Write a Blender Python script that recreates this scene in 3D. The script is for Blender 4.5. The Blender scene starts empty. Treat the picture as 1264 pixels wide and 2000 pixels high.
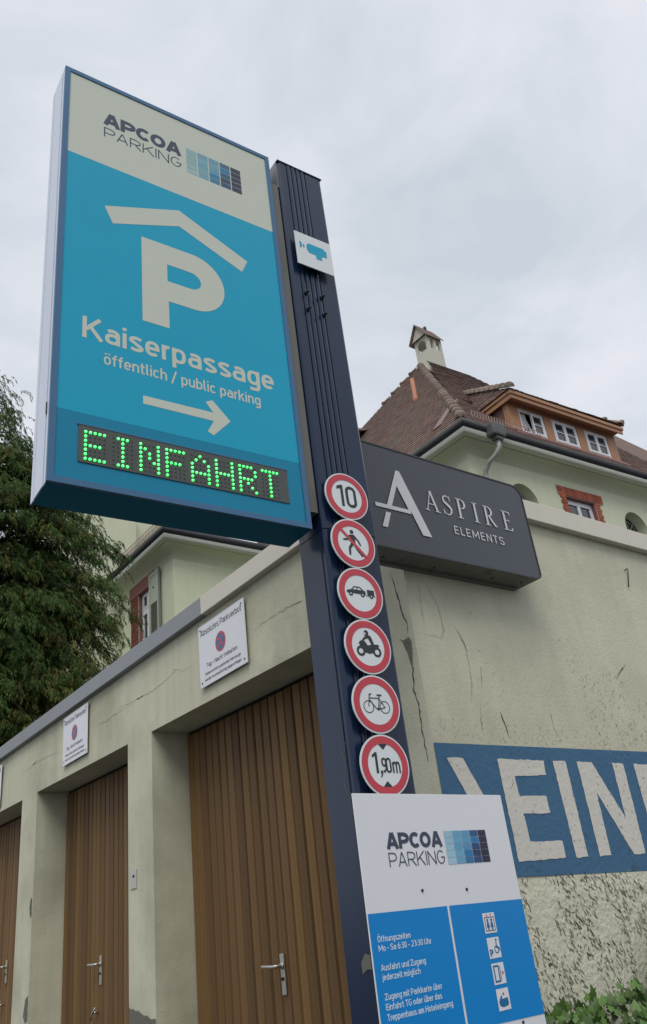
import bpy, bmesh, math, random
from mathutils import Vector, Matrix, noise
R = math.radians
random.seed(7)
S = bpy.context.scene
COL = S.collection

# ------------------------------------------------------------------ camera
cam_d = bpy.data.cameras.new('camera'); cam = bpy.data.objects.new('camera', cam_d); COL.objects.link(cam)
el, ro, ya = R(26.901), R(-7.242), R(38.958)
Fw = Vector((math.sin(ya)*math.cos(el), math.cos(ya)*math.cos(el), math.sin(el)))
Rt = Vector((math.cos(ya), -math.sin(ya), 0)); Up = Rt.cross(Fw)
r_ = math.cos(ro)*Rt + math.sin(ro)*Up; u_ = -math.sin(ro)*Rt + math.cos(ro)*Up
m = Matrix((r_, u_, -Fw)).transposed().to_4x4(); m.translation = (0, 0, 1.5)
cam.matrix_world = m
cam_d.sensor_fit = 'VERTICAL'; cam_d.sensor_height = 24; cam_d.lens = 19.2
cam_d.clip_start = 0.05; cam_d.clip_end = 2000
S.camera = cam

# ------------------------------------------------------------------ world (overcast) and sun
SUN_EL, SUN_AZ = 55, 224       # azimuth measured clockwise from +Y
W = bpy.data.worlds.new('World'); S.world = W; W.use_nodes = True
nt = W.node_tree; nt.nodes.clear()
def wn(t, **k):
    n = nt.nodes.new(t)
    for a, b in k.items(): setattr(n, a, b)
    return n
out = wn('ShaderNodeOutputWorld'); bg = wn('ShaderNodeBackground'); bg.inputs['Strength'].default_value = 0.1
sky = wn('ShaderNodeTexSky'); sky.sky_type = 'NISHITA'; sky.sun_disc = False
sky.sun_elevation = R(SUN_EL); sky.sun_rotation = R(SUN_AZ)
tc = wn('ShaderNodeTexCoord'); mp = wn('ShaderNodeMapping'); mp.inputs['Scale'].default_value = (1, 1, 1.9)
n1 = wn('ShaderNodeTexNoise'); n1.inputs['Scale'].default_value = 3.4; n1.inputs['Detail'].default_value = 6; n1.inputs['Roughness'].default_value = .52
n1.inputs['Distortion'].default_value = .35
cr = wn('ShaderNodeValToRGB')
e = cr.color_ramp.elements
e[0].position = .33; e[0].color = (.560, .615, .675, 1)
e[1].position = .68; e[1].color = (.80, .80, .85, 1)
x = cr.color_ramp.elements.new(.5); x.color = (.685, .715, .775, 1)
sc = wn('ShaderNodeVectorMath', operation='SCALE'); sc.inputs['Scale'].default_value = 9.05
mx = wn('ShaderNodeMix', data_type='RGBA'); mx.inputs[0].default_value = .94
L = nt.links.new
L(tc.outputs['Generated'], mp.inputs[0]); L(mp.outputs[0], n1.inputs['Vector']); L(n1.outputs['Fac'], cr.inputs[0])
L(cr.outputs[0], sc.inputs[0]); L(sky.outputs[0], mx.inputs[6]); L(sc.outputs[0], mx.inputs[7])
L(mx.outputs[2], bg.inputs['Color']); L(bg.outputs[0], out.inputs[0])
sd = bpy.data.lights.new('sun', 'SUN'); sd.energy = 1.5; sd.angle = R(34); sd.color = (1, .97, .92)
sun = bpy.data.objects.new('sun', sd); COL.objects.link(sun)
dirv = Vector((math.sin(R(SUN_AZ))*math.cos(R(SUN_EL)), math.cos(R(SUN_AZ))*math.cos(R(SUN_EL)), math.sin(R(SUN_EL))))
sun.rotation_euler = dirv.to_track_quat('Z', 'Y').to_euler(); sun.location = (0, 0, 30)
S.view_settings.view_transform = 'Standard'; S.view_settings.look = 'None'
S.view_settings.exposure = .29; S.view_settings.gamma = 1; S.view_settings.use_curve_mapping = False
S.cycles.max_bounces = 6

# ------------------------------------------------------------------ materials
def s2l(c): return tuple((v/255/12.92) if v/255 <= .04045 else ((v/255+.055)/1.055)**2.4 for v in c)
def mat(name, col, rough=.6, metal=0, spec=.5, emit=None, es=0, noise_s=None, var=.0, bump=0, bscale=40, stretch=(1,1,1), rnd=0, island=0, dark=None, dark_s=3, dark_t=(.5,.7), coat=0, streak=0, rnd2=None):
    """one procedural material: base colour varied by noise, per-object or per-piece tint, stains of their own and relief"""
    M = bpy.data.materials.new(name); M.use_nodes = True; t = M.node_tree; N = t.nodes; b = N['Principled BSDF']; lk = t.links.new
    b.inputs['Roughness'].default_value = rough; b.inputs['Metallic'].default_value = metal
    b.inputs['Specular IOR Level'].default_value = spec; b.inputs['Coat Weight'].default_value = coat
    c = N.new('ShaderNodeRGB'); c.outputs[0].default_value = (*col, 1); cur = c.outputs[0]
    co = N.new('ShaderNodeTexCoord'); mp = N.new('ShaderNodeMapping'); mp.inputs['Scale'].default_value = stretch
    lk(co.outputs['Object'], mp.inputs[0])
    def mul(cur, fac_sock, lo, hi):
        mr = N.new('ShaderNodeMapRange'); mr.inputs[3].default_value = lo; mr.inputs[4].default_value = hi; lk(fac_sock, mr.inputs[0])
        v = N.new('ShaderNodeVectorMath'); v.operation = 'SCALE'; lk(cur, v.inputs[0]); lk(mr.outputs[0], v.inputs['Scale']); return v.outputs[0]
    if var:
        for s_, w_ in ((noise_s or 3, 1), ((noise_s or 3)*6.3, .6)):
            n = N.new('ShaderNodeTexNoise'); n.inputs['Scale'].default_value = s_; n.inputs['Detail'].default_value = 6; n.inputs['Roughness'].default_value = .62
            lk(mp.outputs[0], n.inputs['Vector'])
            cur = mul(cur, n.outputs['Fac'], 1-var*w_*1.3, 1+var*w_*1.3)
    if rnd:
        oi = N.new('ShaderNodeObjectInfo'); cur = mul(cur, oi.outputs['Random'], 1-rnd, 1+rnd)
    if island:
        g = N.new('ShaderNodeNewGeometry'); cur = mul(cur, g.outputs['Random Per Island'], 1-island, 1+island)
    if rnd2:
        oi2 = N.new('ShaderNodeObjectInfo'); wn_ = N.new('ShaderNodeMath'); wn_.operation = 'FRACT'; ml = N.new('ShaderNodeMath'); ml.operation = 'MULTIPLY'; ml.inputs[1].default_value = 37.7
        lk(oi2.outputs['Random'], ml.inputs[0]); lk(ml.outputs[0], wn_.inputs[0]); mi = N.new('ShaderNodeMix'); mi.data_type = 'VECTOR'
        v2 = N.new('ShaderNodeVectorMath'); v2.operation = 'MULTIPLY'; lk(cur, v2.inputs[0]); v2.inputs[1].default_value = rnd2
        lk(wn_.outputs[0], mi.inputs[0]); lk(cur, mi.inputs[4]); lk(v2.outputs[0], mi.inputs[5]); cur = mi.outputs[1]
    if streak:
        m3 = N.new('ShaderNodeMapping'); m3.inputs['Scale'].default_value = (9, 9, .7); lk(co.outputs['Object'], m3.inputs[0])
        n = N.new('ShaderNodeTexNoise'); n.inputs['Scale'].default_value = 1.3; n.inputs['Detail'].default_value = 5; lk(m3.outputs[0], n.inputs['Vector'])
        cur = mul(cur, n.outputs['Fac'], 1-streak*1.6, 1+streak*1.2)
    if dark:
        n = N.new('ShaderNodeTexNoise'); n.inputs['Scale'].default_value = dark_s; n.inputs['Detail'].default_value = 8; n.inputs['Roughness'].default_value = .65
        lk(mp.outputs[0], n.inputs['Vector'])
        mr = N.new('ShaderNodeMapRange'); mr.inputs[1].default_value = dark_t[0]; mr.inputs[2].default_value = dark_t[1]; lk(n.outputs['Fac'], mr.inputs[0])
        mi = N.new('ShaderNodeMix'); mi.data_type = 'RGBA'; lk(mr.outputs[0], mi.inputs[0]); lk(cur, mi.inputs[6]); mi.inputs[7].default_value = (*dark, 1); cur = mi.outputs[2]
    lk(cur, b.inputs['Base Color'])
    if bump:
        n = N.new('ShaderNodeTexNoise'); n.inputs['Scale'].default_value = bscale; n.inputs['Detail'].default_value = 5
        lk(mp.outputs[0], n.inputs['Vector'])
        bp = N.new('ShaderNodeBump'); bp.inputs['Strength'].default_value = min(1, bump); bp.inputs['Distance'].default_value = .01*max(1, bump)
        lk(n.outputs['Fac'], bp.inputs['Height']); lk(bp.outputs[0], b.inputs['Normal'])
    if emit:
        b.inputs['Emission Color'].default_value = (*emit, 1); b.inputs['Emission Strength'].default_value = es
    return M
M = {}
M['cream_film'] = mat('cream_film', (.53, .565, .475), .38, var=.03, noise_s=2)
M['blue_film'] = mat('blue_film', (.002, .335, .51), .38, spec=.3, var=.04, noise_s=2)
M['blue_film_low'] = mat('blue_film_low', (.0, .205, .345), .36, spec=.3, var=.04, noise_s=2)
M['blue_frame'] = mat('blue_frame', (.04, .13, .25), .4, metal=.1, var=.05)
M['blue_under'] = mat('blue_under', (.002, .16, .27), .6, spec=.2, var=.08)
M['alu'] = mat('alu', (.66, .71, .82), .35, metal=.1, var=.05, stretch=(1,1,.2))
M['dark_print'] = mat('dark_print', (.035, .045, .085), .4)
M['navy'] = mat('navy', (.006, .019, .053), .27, metal=0, spec=.42, var=.08, noise_s=1.5, stretch=(1,1,.3), dark=(.05,.06,.08), dark_s=4, dark_t=(.62,.75))
M['bracket_grey'] = mat('bracket_grey', (.13, .13, .115), .6, var=.05)
M['black_bolt'] = mat('black_bolt', (.01, .012, .02), .5)
M['plate_white'] = mat('plate_white', (.66, .70, .70), .35, var=.02)
M['plate_red'] = mat('plate_red', (.50, .04, .06), .35, var=.04)
M['plate_black'] = mat('plate_black', (.018, .022, .025), .45)
M['plate_back'] = mat('plate_back', (.25, .26, .27), .5, metal=.5)
M['board_white'] = mat('board_white', (.71, .72, .745), .32, var=.02, dark=(.5,.5,.5), dark_s=2, dark_t=(.62,.9))
M['board_blue'] = mat('board_blue', (.0, .22, .58), .36, spec=.3, var=.02)
M['board_text'] = mat('board_text', (.62, .72, .80), .4)
M['icon_blue'] = mat('icon_blue', (.01, .13, .3), .4)
M['icon_red'] = mat('icon_red', (.5, .06, .08), .4)
M['led_glass'] = mat('led_glass', (.06, .068, .06), .3, var=.2, noise_s=12)
M['led_on'] = mat('led_on', (.1, .6, .2), .4, emit=(.01, 1, .08), es=1.6)
M['led_core'] = mat('led_core', (.3, .8, .4), .4, emit=(.06, 1, .16), es=2.2)
M['led_off'] = mat('led_off', (.085, .092, .08), .35)
M['aspire_face'] = mat('aspire_face', (.044, .053, .064), .35, var=.05)
M['aspire_rim'] = mat('aspire_rim', (.04, .042, .045), .5, var=.1)
M['aspire_under'] = mat('aspire_under', (.16, .155, .135), .65, var=.18, noise_s=6, dark=(.05,.045,.04), dark_s=7, dark_t=(.58,.72))
M['aspire_text'] = mat('aspire_text', (.58, .58, .60), .5, var=.08, noise_s=20)
M['plaster'] = mat('plaster', (.575, .565, .43), .9, spec=.2, var=.06, noise_s=1.1, bump=.22, bscale=85, dark=(.37,.36,.26), dark_s=1.3, dark_t=(.46,.78), streak=.10)
M['plaster_side'] = mat('plaster_side', (.575, .56, .43), .9, spec=.2, var=.06, noise_s=.9, bump=.28, bscale=75, dark=(.40,.39,.29), dark_s=1.1, dark_t=(.46,.8), streak=.08)
M['rough_plaster'] = mat('rough_plaster', (.57, .56, .44), .95, spec=.1, var=.1, noise_s=5, bump=.8, bscale=50)
M['crack'] = mat('crack', (.045, .04, .03), .9)
M['fine_mark'] = mat('fine_mark', (.205, .195, .145), .9)
M['concrete'] = mat('concrete', (.15, .14, .11), .95, var=.25, noise_s=25, bump=1, bscale=90)
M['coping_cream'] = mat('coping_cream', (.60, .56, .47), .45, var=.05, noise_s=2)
M['coping_grey'] = mat('coping_grey', (.235, .25, .262), .45, metal=.2, var=.08, noise_s=2, stretch=(1,.4,1))
M['wood'] = mat('wood', (.140, .078, .032), .6, spec=.3, var=.36, noise_s=8, stretch=(6,6,.16), rnd=.24, rnd2=(1.25,1.25,1.0), bump=.3, bscale=30)
M['gap'] = mat('gap', (.02, .014, .008), .9)
M['steel'] = mat('steel', (.5, .49, .44), .35, metal=.8)
M['paint_blue'] = mat('paint_blue', (.052, .135, .235), .7, spec=.3, var=.08, noise_s=3, bump=.3, bscale=45, dark=(.035,.08,.13), dark_s=14, dark_t=(.60,.72))
M['paint_white'] = mat('paint_white', (.60, .575, .51), .75, spec=.3, var=.07, noise_s=6, bump=.3, bscale=45, dark=(.30,.24,.2), dark_s=26, dark_t=(.62,.74))
M['chimney_wall'] = mat('chimney_wall', (.52, .51, .43), .9, var=.06)
M['paint_fleck'] = mat('paint_fleck', (.03, .07, .12), .8)
M['house_wall'] = mat('house_wall', (.60, .63, .465), .9, spec=.2, streak=.05, var=.05, noise_s=.5, bump=.2, bscale=25)
M['cornice'] = mat('cornice', (.58, .60, .52), .7, var=.04)
M['gutter'] = mat('gutter', (.03, .033, .038), .6, metal=.1, var=.15)
M['gutter_old'] = mat('gutter_old', (.11, .11, .11), .6, metal=.3, var=.4, noise_s=5)
M['pipe_grey'] = mat('pipe_grey', (.33, .33, .30), .6, metal=.2, var=.35, noise_s=6)
M['tile'] = mat('tile', (.170, .110, .092), .85, spec=.2, var=.16, noise_s=.7, island=.22, dark=(.15,.135,.105), dark_s=1.1, dark_t=(.48,.74))
M['ridge'] = mat('ridge', (.25, .20, .165), .85, spec=.2, var=.25, noise_s=8, rnd=.25)
M['clay'] = mat('clay', (.42, .17, .09), .6, var=.12)
M['flap'] = mat('flap', (.20, .13, .125), .55, var=.2)
M['orange_wood'] = mat('orange_wood', (.36, .185, .095), .6, var=.12, noise_s=3, stretch=(1,1,1), bump=.2, bscale=20)
M['win_white'] = mat('win_white', (.74, .76, .78), .4)
M['glass'] = mat('glass', (.03, .035, .04), .08, spec=.8, var=.3, noise_s=2)
M['curtain'] = mat('curtain', (.5, .51, .52), .8, var=.15, noise_s=5)
M['brick'] = mat('brick', (.36, .11, .07), .85, spec=.2, var=.15, noise_s=12, rnd=.22)
M['brick_old'] = mat('brick_old', (.20, .065, .045), .85, spec=.2, var=.15, noise_s=12, rnd=.25)
M['mortar'] = mat('mortar', (.50, .46, .40), .95)
M['stone_red'] = mat('stone_red', (.27, .11, .10), .85, var=.12)
M['shutter'] = mat('shutter', (.36, .41, .32), .6, var=.06)
M['shutter_edge'] = mat('shutter_edge', (.19, .22, .19), .6)
M['flash_red'] = mat('flash_red', (.22, .085, .08), .5, var=.2)
M['snow_guard'] = mat('snow_guard', (.30, .20, .18), .6, metal=.3, var=.2)
M['bark'] = mat('bark', (.045, .035, .025), .95, var=.3, noise_s=4, bump=1, bscale=20)
M['needle'] = mat('needle', (.050, .090, .024), .7, spec=.12, island=.45, var=.45, noise_s=.8)
M['needle_brown'] = mat('needle_brown', (.110, .110, .03), .7, spec=.12, island=.4, var=.3, noise_s=.9)
M['ivy'] = mat('ivy', (.060, .125, .020), .5, spec=.4, rnd=.5, var=.15, noise_s=20)
M['ivy_stem'] = mat('ivy_stem', (.06, .06, .03), .8)
M['asphalt'] = mat('asphalt', (.05, .05, .052), .9, var=.15, noise_s=2, bump=.6, bscale=80)
M['roofing'] = mat('roofing', (.08, .08, .08), .9, var=.15)
for i, c in enumerate([(150,190,195), (115,170,185), (90,150,175), (45,95,125), (40,45,75)]):
    pass

# ------------------------------------------------------------------ mesh helpers
class MB:
    def __init__(s): s.v = []; s.f = []; s.m = []; s.mats = []; s.smooth = []
    def mi(s, mt):
        if mt not in s.mats: s.mats.append(mt)
        return s.mats.index(mt)
    def add(s, vs, fs, mt, smooth=False):
        o = len(s.v); k = s.mi(mt); s.v += [tuple(v) for v in vs]
        for f in fs: s.f.append(tuple(i+o for i in f)); s.m.append(k); s.smooth.append(smooth)
    def box(s, a, b, mt, bev=0):
        x0, y0, z0 = [min(p, q) for p, q in zip(a, b)]; x1, y1, z1 = [max(p, q) for p, q in zip(a, b)]
        if not bev:
            v = [(x0,y0,z0),(x1,y0,z0),(x1,y1,z0),(x0,y1,z0),(x0,y0,z1),(x1,y0,z1),(x1,y1,z1),(x0,y1,z1)]
            s.add(v, [(0,3,2,1),(4,5,6,7),(0,1,5,4),(1,2,6,5),(2,3,7,6),(3,0,4,7)], mt)
        else:
            bm = bmesh.new(); bmesh.ops.create_cube(bm, size=1)
            for v in bm.verts: v.co = ((x0+x1)/2+v.co.x*(x1-x0), (y0+y1)/2+v.co.y*(y1-y0), (z0+z1)/2+v.co.z*(z1-z0))
            bmesh.ops.bevel(bm, geom=bm.edges[:], offset=bev, segments=2, affect='EDGES', profile=.6)
            s.bm(bm, mt)
    def bm(s, bm, mt, smooth=False):
        bm.verts.index_update(); s.add([v.co[:] for v in bm.verts], [[v.index for v in f.verts] for f in bm.faces], mt, smooth); bm.free()
    def quad(s, a, b, c, d, mt): s.add([a, b, c, d], [(0,1,2,3)], mt)
    def prism(s, poly, fn, d0, d1, mt, mt_side=None):
        """poly in 2D (u,z); fn(u,z,d)->point; extruded from depth d0 to d1"""
        n = len(poly); vs = [fn(u, z, d0) for u, z in poly] + [fn(u, z, d1) for u, z in poly]
        s.add(vs, [tuple(range(n)), tuple(range(2*n-1, n-1, -1))], mt)
        s.add(vs, [(i, i+n, (i+1) % n+n, (i+1) % n) for i in range(n)], mt_side or mt)
    def tube(s, pts, r, mt, n=8, rs=None, smooth=True):
        pts = [Vector(p) for p in pts]; vs = []; fs = []
        for i, p in enumerate(pts):
            t = (pts[min(i+1, len(pts)-1)]-pts[max(i-1, 0)]).normalized()
            a = t.orthogonal().normalized() if i == 0 else (a-t*a.dot(t)).normalized()
            b = t.cross(a); rr = rs[i] if rs else r
            for k in range(n):
                w = 2*math.pi*k/n; vs.append(p+(a*math.cos(w)+b*math.sin(w))*rr)
        for i in range(len(pts)-1):
            for k in range(n): fs.append((i*n+k, i*n+(k+1) % n, (i+1)*n+(k+1) % n, (i+1)*n+k))
        fs.append(tuple(range(n-1, -1, -1))); fs.append(tuple((len(pts)-1)*n+k for k in range(n)))
        s.add(vs, fs, mt, smooth)
    def mesh(s, name, origin=(0, 0, 0)):
        me = bpy.data.meshes.new(name); o = Vector(origin)
        me.from_pydata([tuple(Vector(v)-o) for v in s.v], [], s.f)
        for k in s.mats: me.materials.append(M[k])
        me.polygons.foreach_set('material_index', s.m); me.polygons.foreach_set('use_smooth', s.smooth); me.update()
        return me

class Thing:
    def __init__(s, name, label, cat, org=(0,0,0), rot=0, group=None):
        s.org = Vector(org); s.root = bpy.data.objects.new(name, None); COL.objects.link(s.root)
        s.root.empty_display_size = .1
        s.root.location = Matrix.Rotation(rot, 3, 'Z') @ s.org; s.root.rotation_euler = (0, 0, rot)
        s.root['label'] = label; s.root['category'] = cat
        if group: s.root['group'] = group
    def part(s, name, mb, parent=None, label=None, kind=None):
        me = mb if isinstance(mb, bpy.types.Mesh) else mb.mesh(name, s.org)
        o = bpy.data.objects.new(name, me); COL.objects.link(o); o.parent = parent or s.root
        if label: o['label'] = label
        if kind: o['kind'] = kind
        return o
    def place(s, name, me, loc, parent=None, rot=None, scale=None):   # shared mesh piece at a frame location
        o = bpy.data.objects.new(name, me); COL.objects.link(o); o.parent = parent or s.root; o.location = Vector(loc)-s.org
        if rot: o.rotation_euler = rot
        if scale: o.scale = scale
        return o
def structure(name, mb):
    o = bpy.data.objects.new(name, mb.mesh(name)); COL.objects.link(o); o['kind'] = 'structure'; return o

def curve_mesh(cu):
    o = bpy.data.objects.new('tmp', cu); COL.objects.link(o)
    dg = bpy.context.evaluated_depsgraph_get(); dg.update()
    me = bpy.data.meshes.new_from_object(o.evaluated_get(dg), depsgraph=dg)
    v = [tuple(p.co) for p in me.vertices]; f = [tuple(p.vertices) for p in me.polygons]
    bpy.data.objects.remove(o); bpy.data.curves.remove(cu); bpy.data.meshes.remove(me)
    return v, f
def sup(x0, x1, y0, y1, a0=0, a1=360, n=22, ex=.80):
    cx, cy, rx, ry = (x0+x1)/2, (y0+y1)/2, (x1-x0)/2, (y1-y0)/2; o = []
    full = abs(a1-a0) >= 360; m_ = n if full else max(4, int(n*abs(a1-a0)/360))
    for i in range(m_ if full else m_+1):
        a = R(a0+(a1-a0)*i/m_); c, q = math.cos(a), math.sin(a)
        o.append((cx+rx*math.copysign(abs(c)**ex, c), cy+ry*math.copysign(abs(q)**ex, q)))
    return o
def smooth(p, k=4):
    o = []; n = len(p)
    for i in range(n-1):
        a, b, c, d = p[max(i-1, 0)], p[i], p[i+1], p[min(i+2, n-1)]
        for j in range(k):
            t = j/k; o.append(tuple(.5*((2*b[m])+(-a[m]+c[m])*t+(2*a[m]-5*b[m]+4*c[m]-d[m])*t*t+(-a[m]+3*b[m]-3*c[m]+d[m])*t**3) for m in (0, 1)))
    return o+[p[-1]]
def glyph_strokes(ch, w, geo=False):
    """monoline sans serif letters, cap height 1: ([(points, closed)], advance)"""
    b = w/2; t = 1-b; xh = .72; x = xh-b; wl = .50+w*.35; L_, R_ = b, wl-b; wc = (.66 if not geo else .80)+w*.4; C0, C1 = b, wc-b; m = (L_+R_)/2; ex = .80 if not geo else 1.0
    g = max(.07, .15-.4*w) if not geo else max(.03, .17-.55*w)
    if ch == ' ': return [], .30
    dots = {'ö': 'o', 'ü': 'u', 'Ö': 'O'}
    if ch in dots:
        st, adv = glyph_strokes(dots[ch], w, geo); y = 1.0-b if ch != 'Ö' else 1.22; c_ = (adv-g)/2
        return st+[([(c_-.13, y-b), (c_-.13, y+b)], 0), ([(c_+.13, y-b), (c_+.13, y+b)], 0)], adv
    S_ = {
     'o': ([(sup(L_, R_, b, x, ex=ex), 1)], wl), 'a': ([(smooth([(L_+.03, x-.045), (m-.02, x), (R_-.05, x-.05), (R_, x-.17)])+[(R_, 0)], 0), (sup(L_, R_, b, .43, ex=ex), 1)], wl),
     'b': ([([(L_, 0), (L_, 1)], 0), (sup(L_, R_, b, x, ex=ex), 1)], wl), 'd': ([([(R_, 0), (R_, 1)], 0), (sup(L_, R_, b, x, ex=ex), 1)], wl),
     'p': ([([(L_, -.24), (L_, xh)], 0), (sup(L_, R_, b, x, ex=ex), 1)], wl), 'q': ([([(R_, -.24), (R_, xh)], 0), (sup(L_, R_, b, x, ex=ex), 1)], wl),
     'g': ([([(R_, xh)]+smooth([(R_, -.06), (R_-.05, -.19), (m, -.24+b*.4), (L_+.02, -.20)]), 0), (sup(L_, R_, b, x, ex=ex), 1)], wl),
     'c': ([(sup(L_, R_, b, x, 42, 318, ex=ex), 0)], wl-.04), 'e': ([(sup(L_, R_, b, x, 0, 315, ex=ex), 0), ([(L_, xh/2), (R_+b*.98, xh/2)], 0)], wl),
     'f': ([(smooth([(.38, t), (.26, t-.01), (.17, t-.14), (.17, t-.3)])+[(.17, 0)], 0), ([(.0, x), (.36, x)], 0)], .38),
     't': ([([(.15, .95), (.15, .22)]+smooth([(.15, .2), (.18, .06+b*.3), (.26, b), (.36, b+.005)]), 0), ([(.0, x), (.36, x)], 0)], .38),
     'h': ([([(L_, 0), (L_, 1)], 0), (smooth([(L_, x-.12), (m-.02, x), (R_-.03, x-.06), (R_, x-.18)])+[(R_, 0)], 0)], wl),
     'n': ([([(L_, 0), (L_, xh)], 0), (smooth([(L_, x-.12), (m-.02, x), (R_-.03, x-.06), (R_, x-.18)])+[(R_, 0)], 0)], wl),
     'u': ([([(R_, 0), (R_, xh)], 0), ([(L_, xh)]+smooth([(L_, .24), (L_+.04, b+.05), (m, b), (R_, b+.12)]), 0)], wl),
     'm': ([([(L_, 0), (L_, xh)], 0)]+[(smooth([(L_+k, x-.12), (L_+k+.13, x), (L_+k+.24, x-.05), (L_+k+.27, x-.18)])+[(L_+k+.27, 0)], 0) for k in (0, .27+w*.1)], .54+w*1.2),
     'r': ([([(L_, 0), (L_, xh)], 0), (smooth([(L_, x-.14), (L_+.11, x-.01), (L_+.23, x)]), 0)], .24+b),
     'i': ([([(b, 0), (b, xh)], 0), ([(b, .88-b*.6), (b, .90+b)], 0)], w), 'l': ([([(b, 1), (b, .2)]+smooth([(b, .18), (b+.03, b+.03), (b+.14, b)]), 0)], w+.10),
     'j': ([([(b+.08, xh)]+smooth([(b+.08, -.06), (b+.05, -.19), (b-.06, -.22)]), 0), ([(b+.08, .88-b*.6), (b+.08, .90+b)], 0)], w+.06),
     'k': ([([(L_, 0), (L_, 1)], 0), ([(R_, xh), (L_+b*.4, .30)], 0), ([(m-.06, .44), (R_+.03, 0)], 0)], wl),
     's': ([(smooth([(R_-.01, x-.05), (m, x), (L_+.04, x-.04), (L_+.01, x-.15), (m-.02, xh/2+.01), (R_-.02, .22), (R_-.04, b+.04), (m, b), (L_+.0, b+.05)]), 0)], wl-.03),
     'v': ([([(L_-.02, xh), (m, 0), (R_+.02, xh)], 0)], wl), 'w': ([([(b, xh), (.22, .0), (.38, xh-.05), (.54, 0), (.76-b, xh)], 0)], .76),
     'z': ([([(L_-b, x), (R_, x), (L_, b), (R_+b, b)], 0)], wl-.03),
     'A': ([([(b*.8, 0), (wc/2-b*.15, 1)], 0), ([(wc-b*.8, 0), (wc/2+b*.15, 1)], 0), ([(wc*.20, .30), (wc*.80, .30)], 0)], wc), 'C': ([(sup(C0, C1, b, t, 45, 315, ex=ex), 0)], wc-.09), 'O': ([(sup(C0, C1, b, t, ex=ex, n=30), 1)], wc),
     'G': ([(sup(C0, C1, b, t, 45, 360, ex=ex, n=28), 0), ([(wc*.52, .5-b*.2), (C1+b, .5-b*.2)], 0)], wc), 'E': ([([(C0, 0), (C0, 1)], 0), ([(C0, t), (.56, t)], 0), ([(C0, .51), (.52, .51)], 0), ([(C0, b), (.56, b)], 0)], .58),
     'F': ([([(C0, 0), (C0, 1)], 0), ([(C0, t), (.55, t)], 0), ([(C0, .50), (.51, .50)], 0)], .56), 'H': ([([(C0, 0), (C0, 1)], 0), ([(C1, 0), (C1, 1)], 0), ([(C0, .51), (C1, .51)], 0)], wc),
     'I': ([([(b, 0), (b, 1)], 0)], w), 'L': ([([(C0, 1), (C0, b), (.54, b)], 0)], .55), 'K': ([([(C0, 0), (C0, 1)], 0), ([(wc-b*1.2, 1), (C0+b*.3, .38)], 0), ([(wc*.38, .58), (wc-b*.4, 0)], 0)], wc),
     'M': ([([(b, 0), (b, 1)], 0), ([(b, t), (.42+b*.3, .28), (.84+b*.4-b*.0, t)], 0), ([(.84+b*.4, 0), (.84+b*.4, 1)], 0)], .84+b*1.4), 'N': ([([(C0, 0), (C0, 1)], 0), ([(C0, t), (C1, b)], 0), ([(C1, 0), (C1, 1)], 0)], wc),
     'P': ([([(C0, 0), (C0, 1)], 0), ([(C0, t)]+sup(C0-.2, C1-.04, .42, t, 80, -80, n=40, ex=.85)+[(C0, .42)], 0)], wc-.06), 'R': ([([(C0, 0), (C0, 1)], 0), ([(C0, t)]+sup(C0-.2, C1-.04, .46, t, 80, -80, n=40, ex=.85)+[(C0, .46)], 0), ([(wc*.45, .46), (wc-b*.6, 0)], 0)], wc-.02),
     'S': ([(smooth([(C1-.02, t-.10), (wc/2+.03, t), (C0+.06, t-.06), (C0, t-.22), (C0+.10, .56), (C1-.10, .44), (C1-.0, .24), (C1-.07, b+.05), (wc/2, b), (C0-.02, b+.10)]), 0)], wc-.02),
     'T': ([([(0, t), (.62, t)], 0), ([(.31, 0), (.31, t)], 0)], .62), 'U': ([([(C0, 1)]+sup(C0, C1, b, .62, 180, 360, n=30)+[(C1, 1)], 0)], wc), 'W': ([([(b*.6, 1), (.27, .03), (.50, .92), (.73, .03), (1.0-b*.6, 1)], 0)], 1.0),
     'Z': ([([(0, t), (wc-.10, t), (b*1.2, b), (wc, b)], 0)], wc), '0': ([(sup(L_, R_+.03, b, t), 1)], wl+.03), '6': ([(sup(L_, R_+.03, b, .60), 1), (smooth([(R_-.05, 1), (L_+.06, .62), (L_+.0, .40)]), 0)], wl+.03),
     '3': ([(smooth([(L_, t-.05), (m, t), (R_, t-.18), (m+.02, .53)]), 0), (smooth([(m-.06, .53), (R_, .46), (R_+.02, .20), (m, b), (L_, b+.06)]), 0)], wl+.03), '2': ([(smooth([(L_, t-.08), (m, t), (R_, t-.20), (R_-.06, .48), (L_, b)])+[(R_+.05, b)], 0)], wl+.03),
     '-': ([([(0, .40), (.34, .40)], 0)], .36), '+': ([([(0, .38), (.44, .38)], 0), ([(.22, .16), (.22, .60)], 0)], .46), ':': ([([(b, .08), (b, .08+w)], 0), ([(b, .48), (b, .48+w)], 0)], w), '/': ([([(0, -.12), (.40, 1.06)], 0)], .42),
    }
    st, adv = S_[ch]; return st, adv+g
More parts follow.
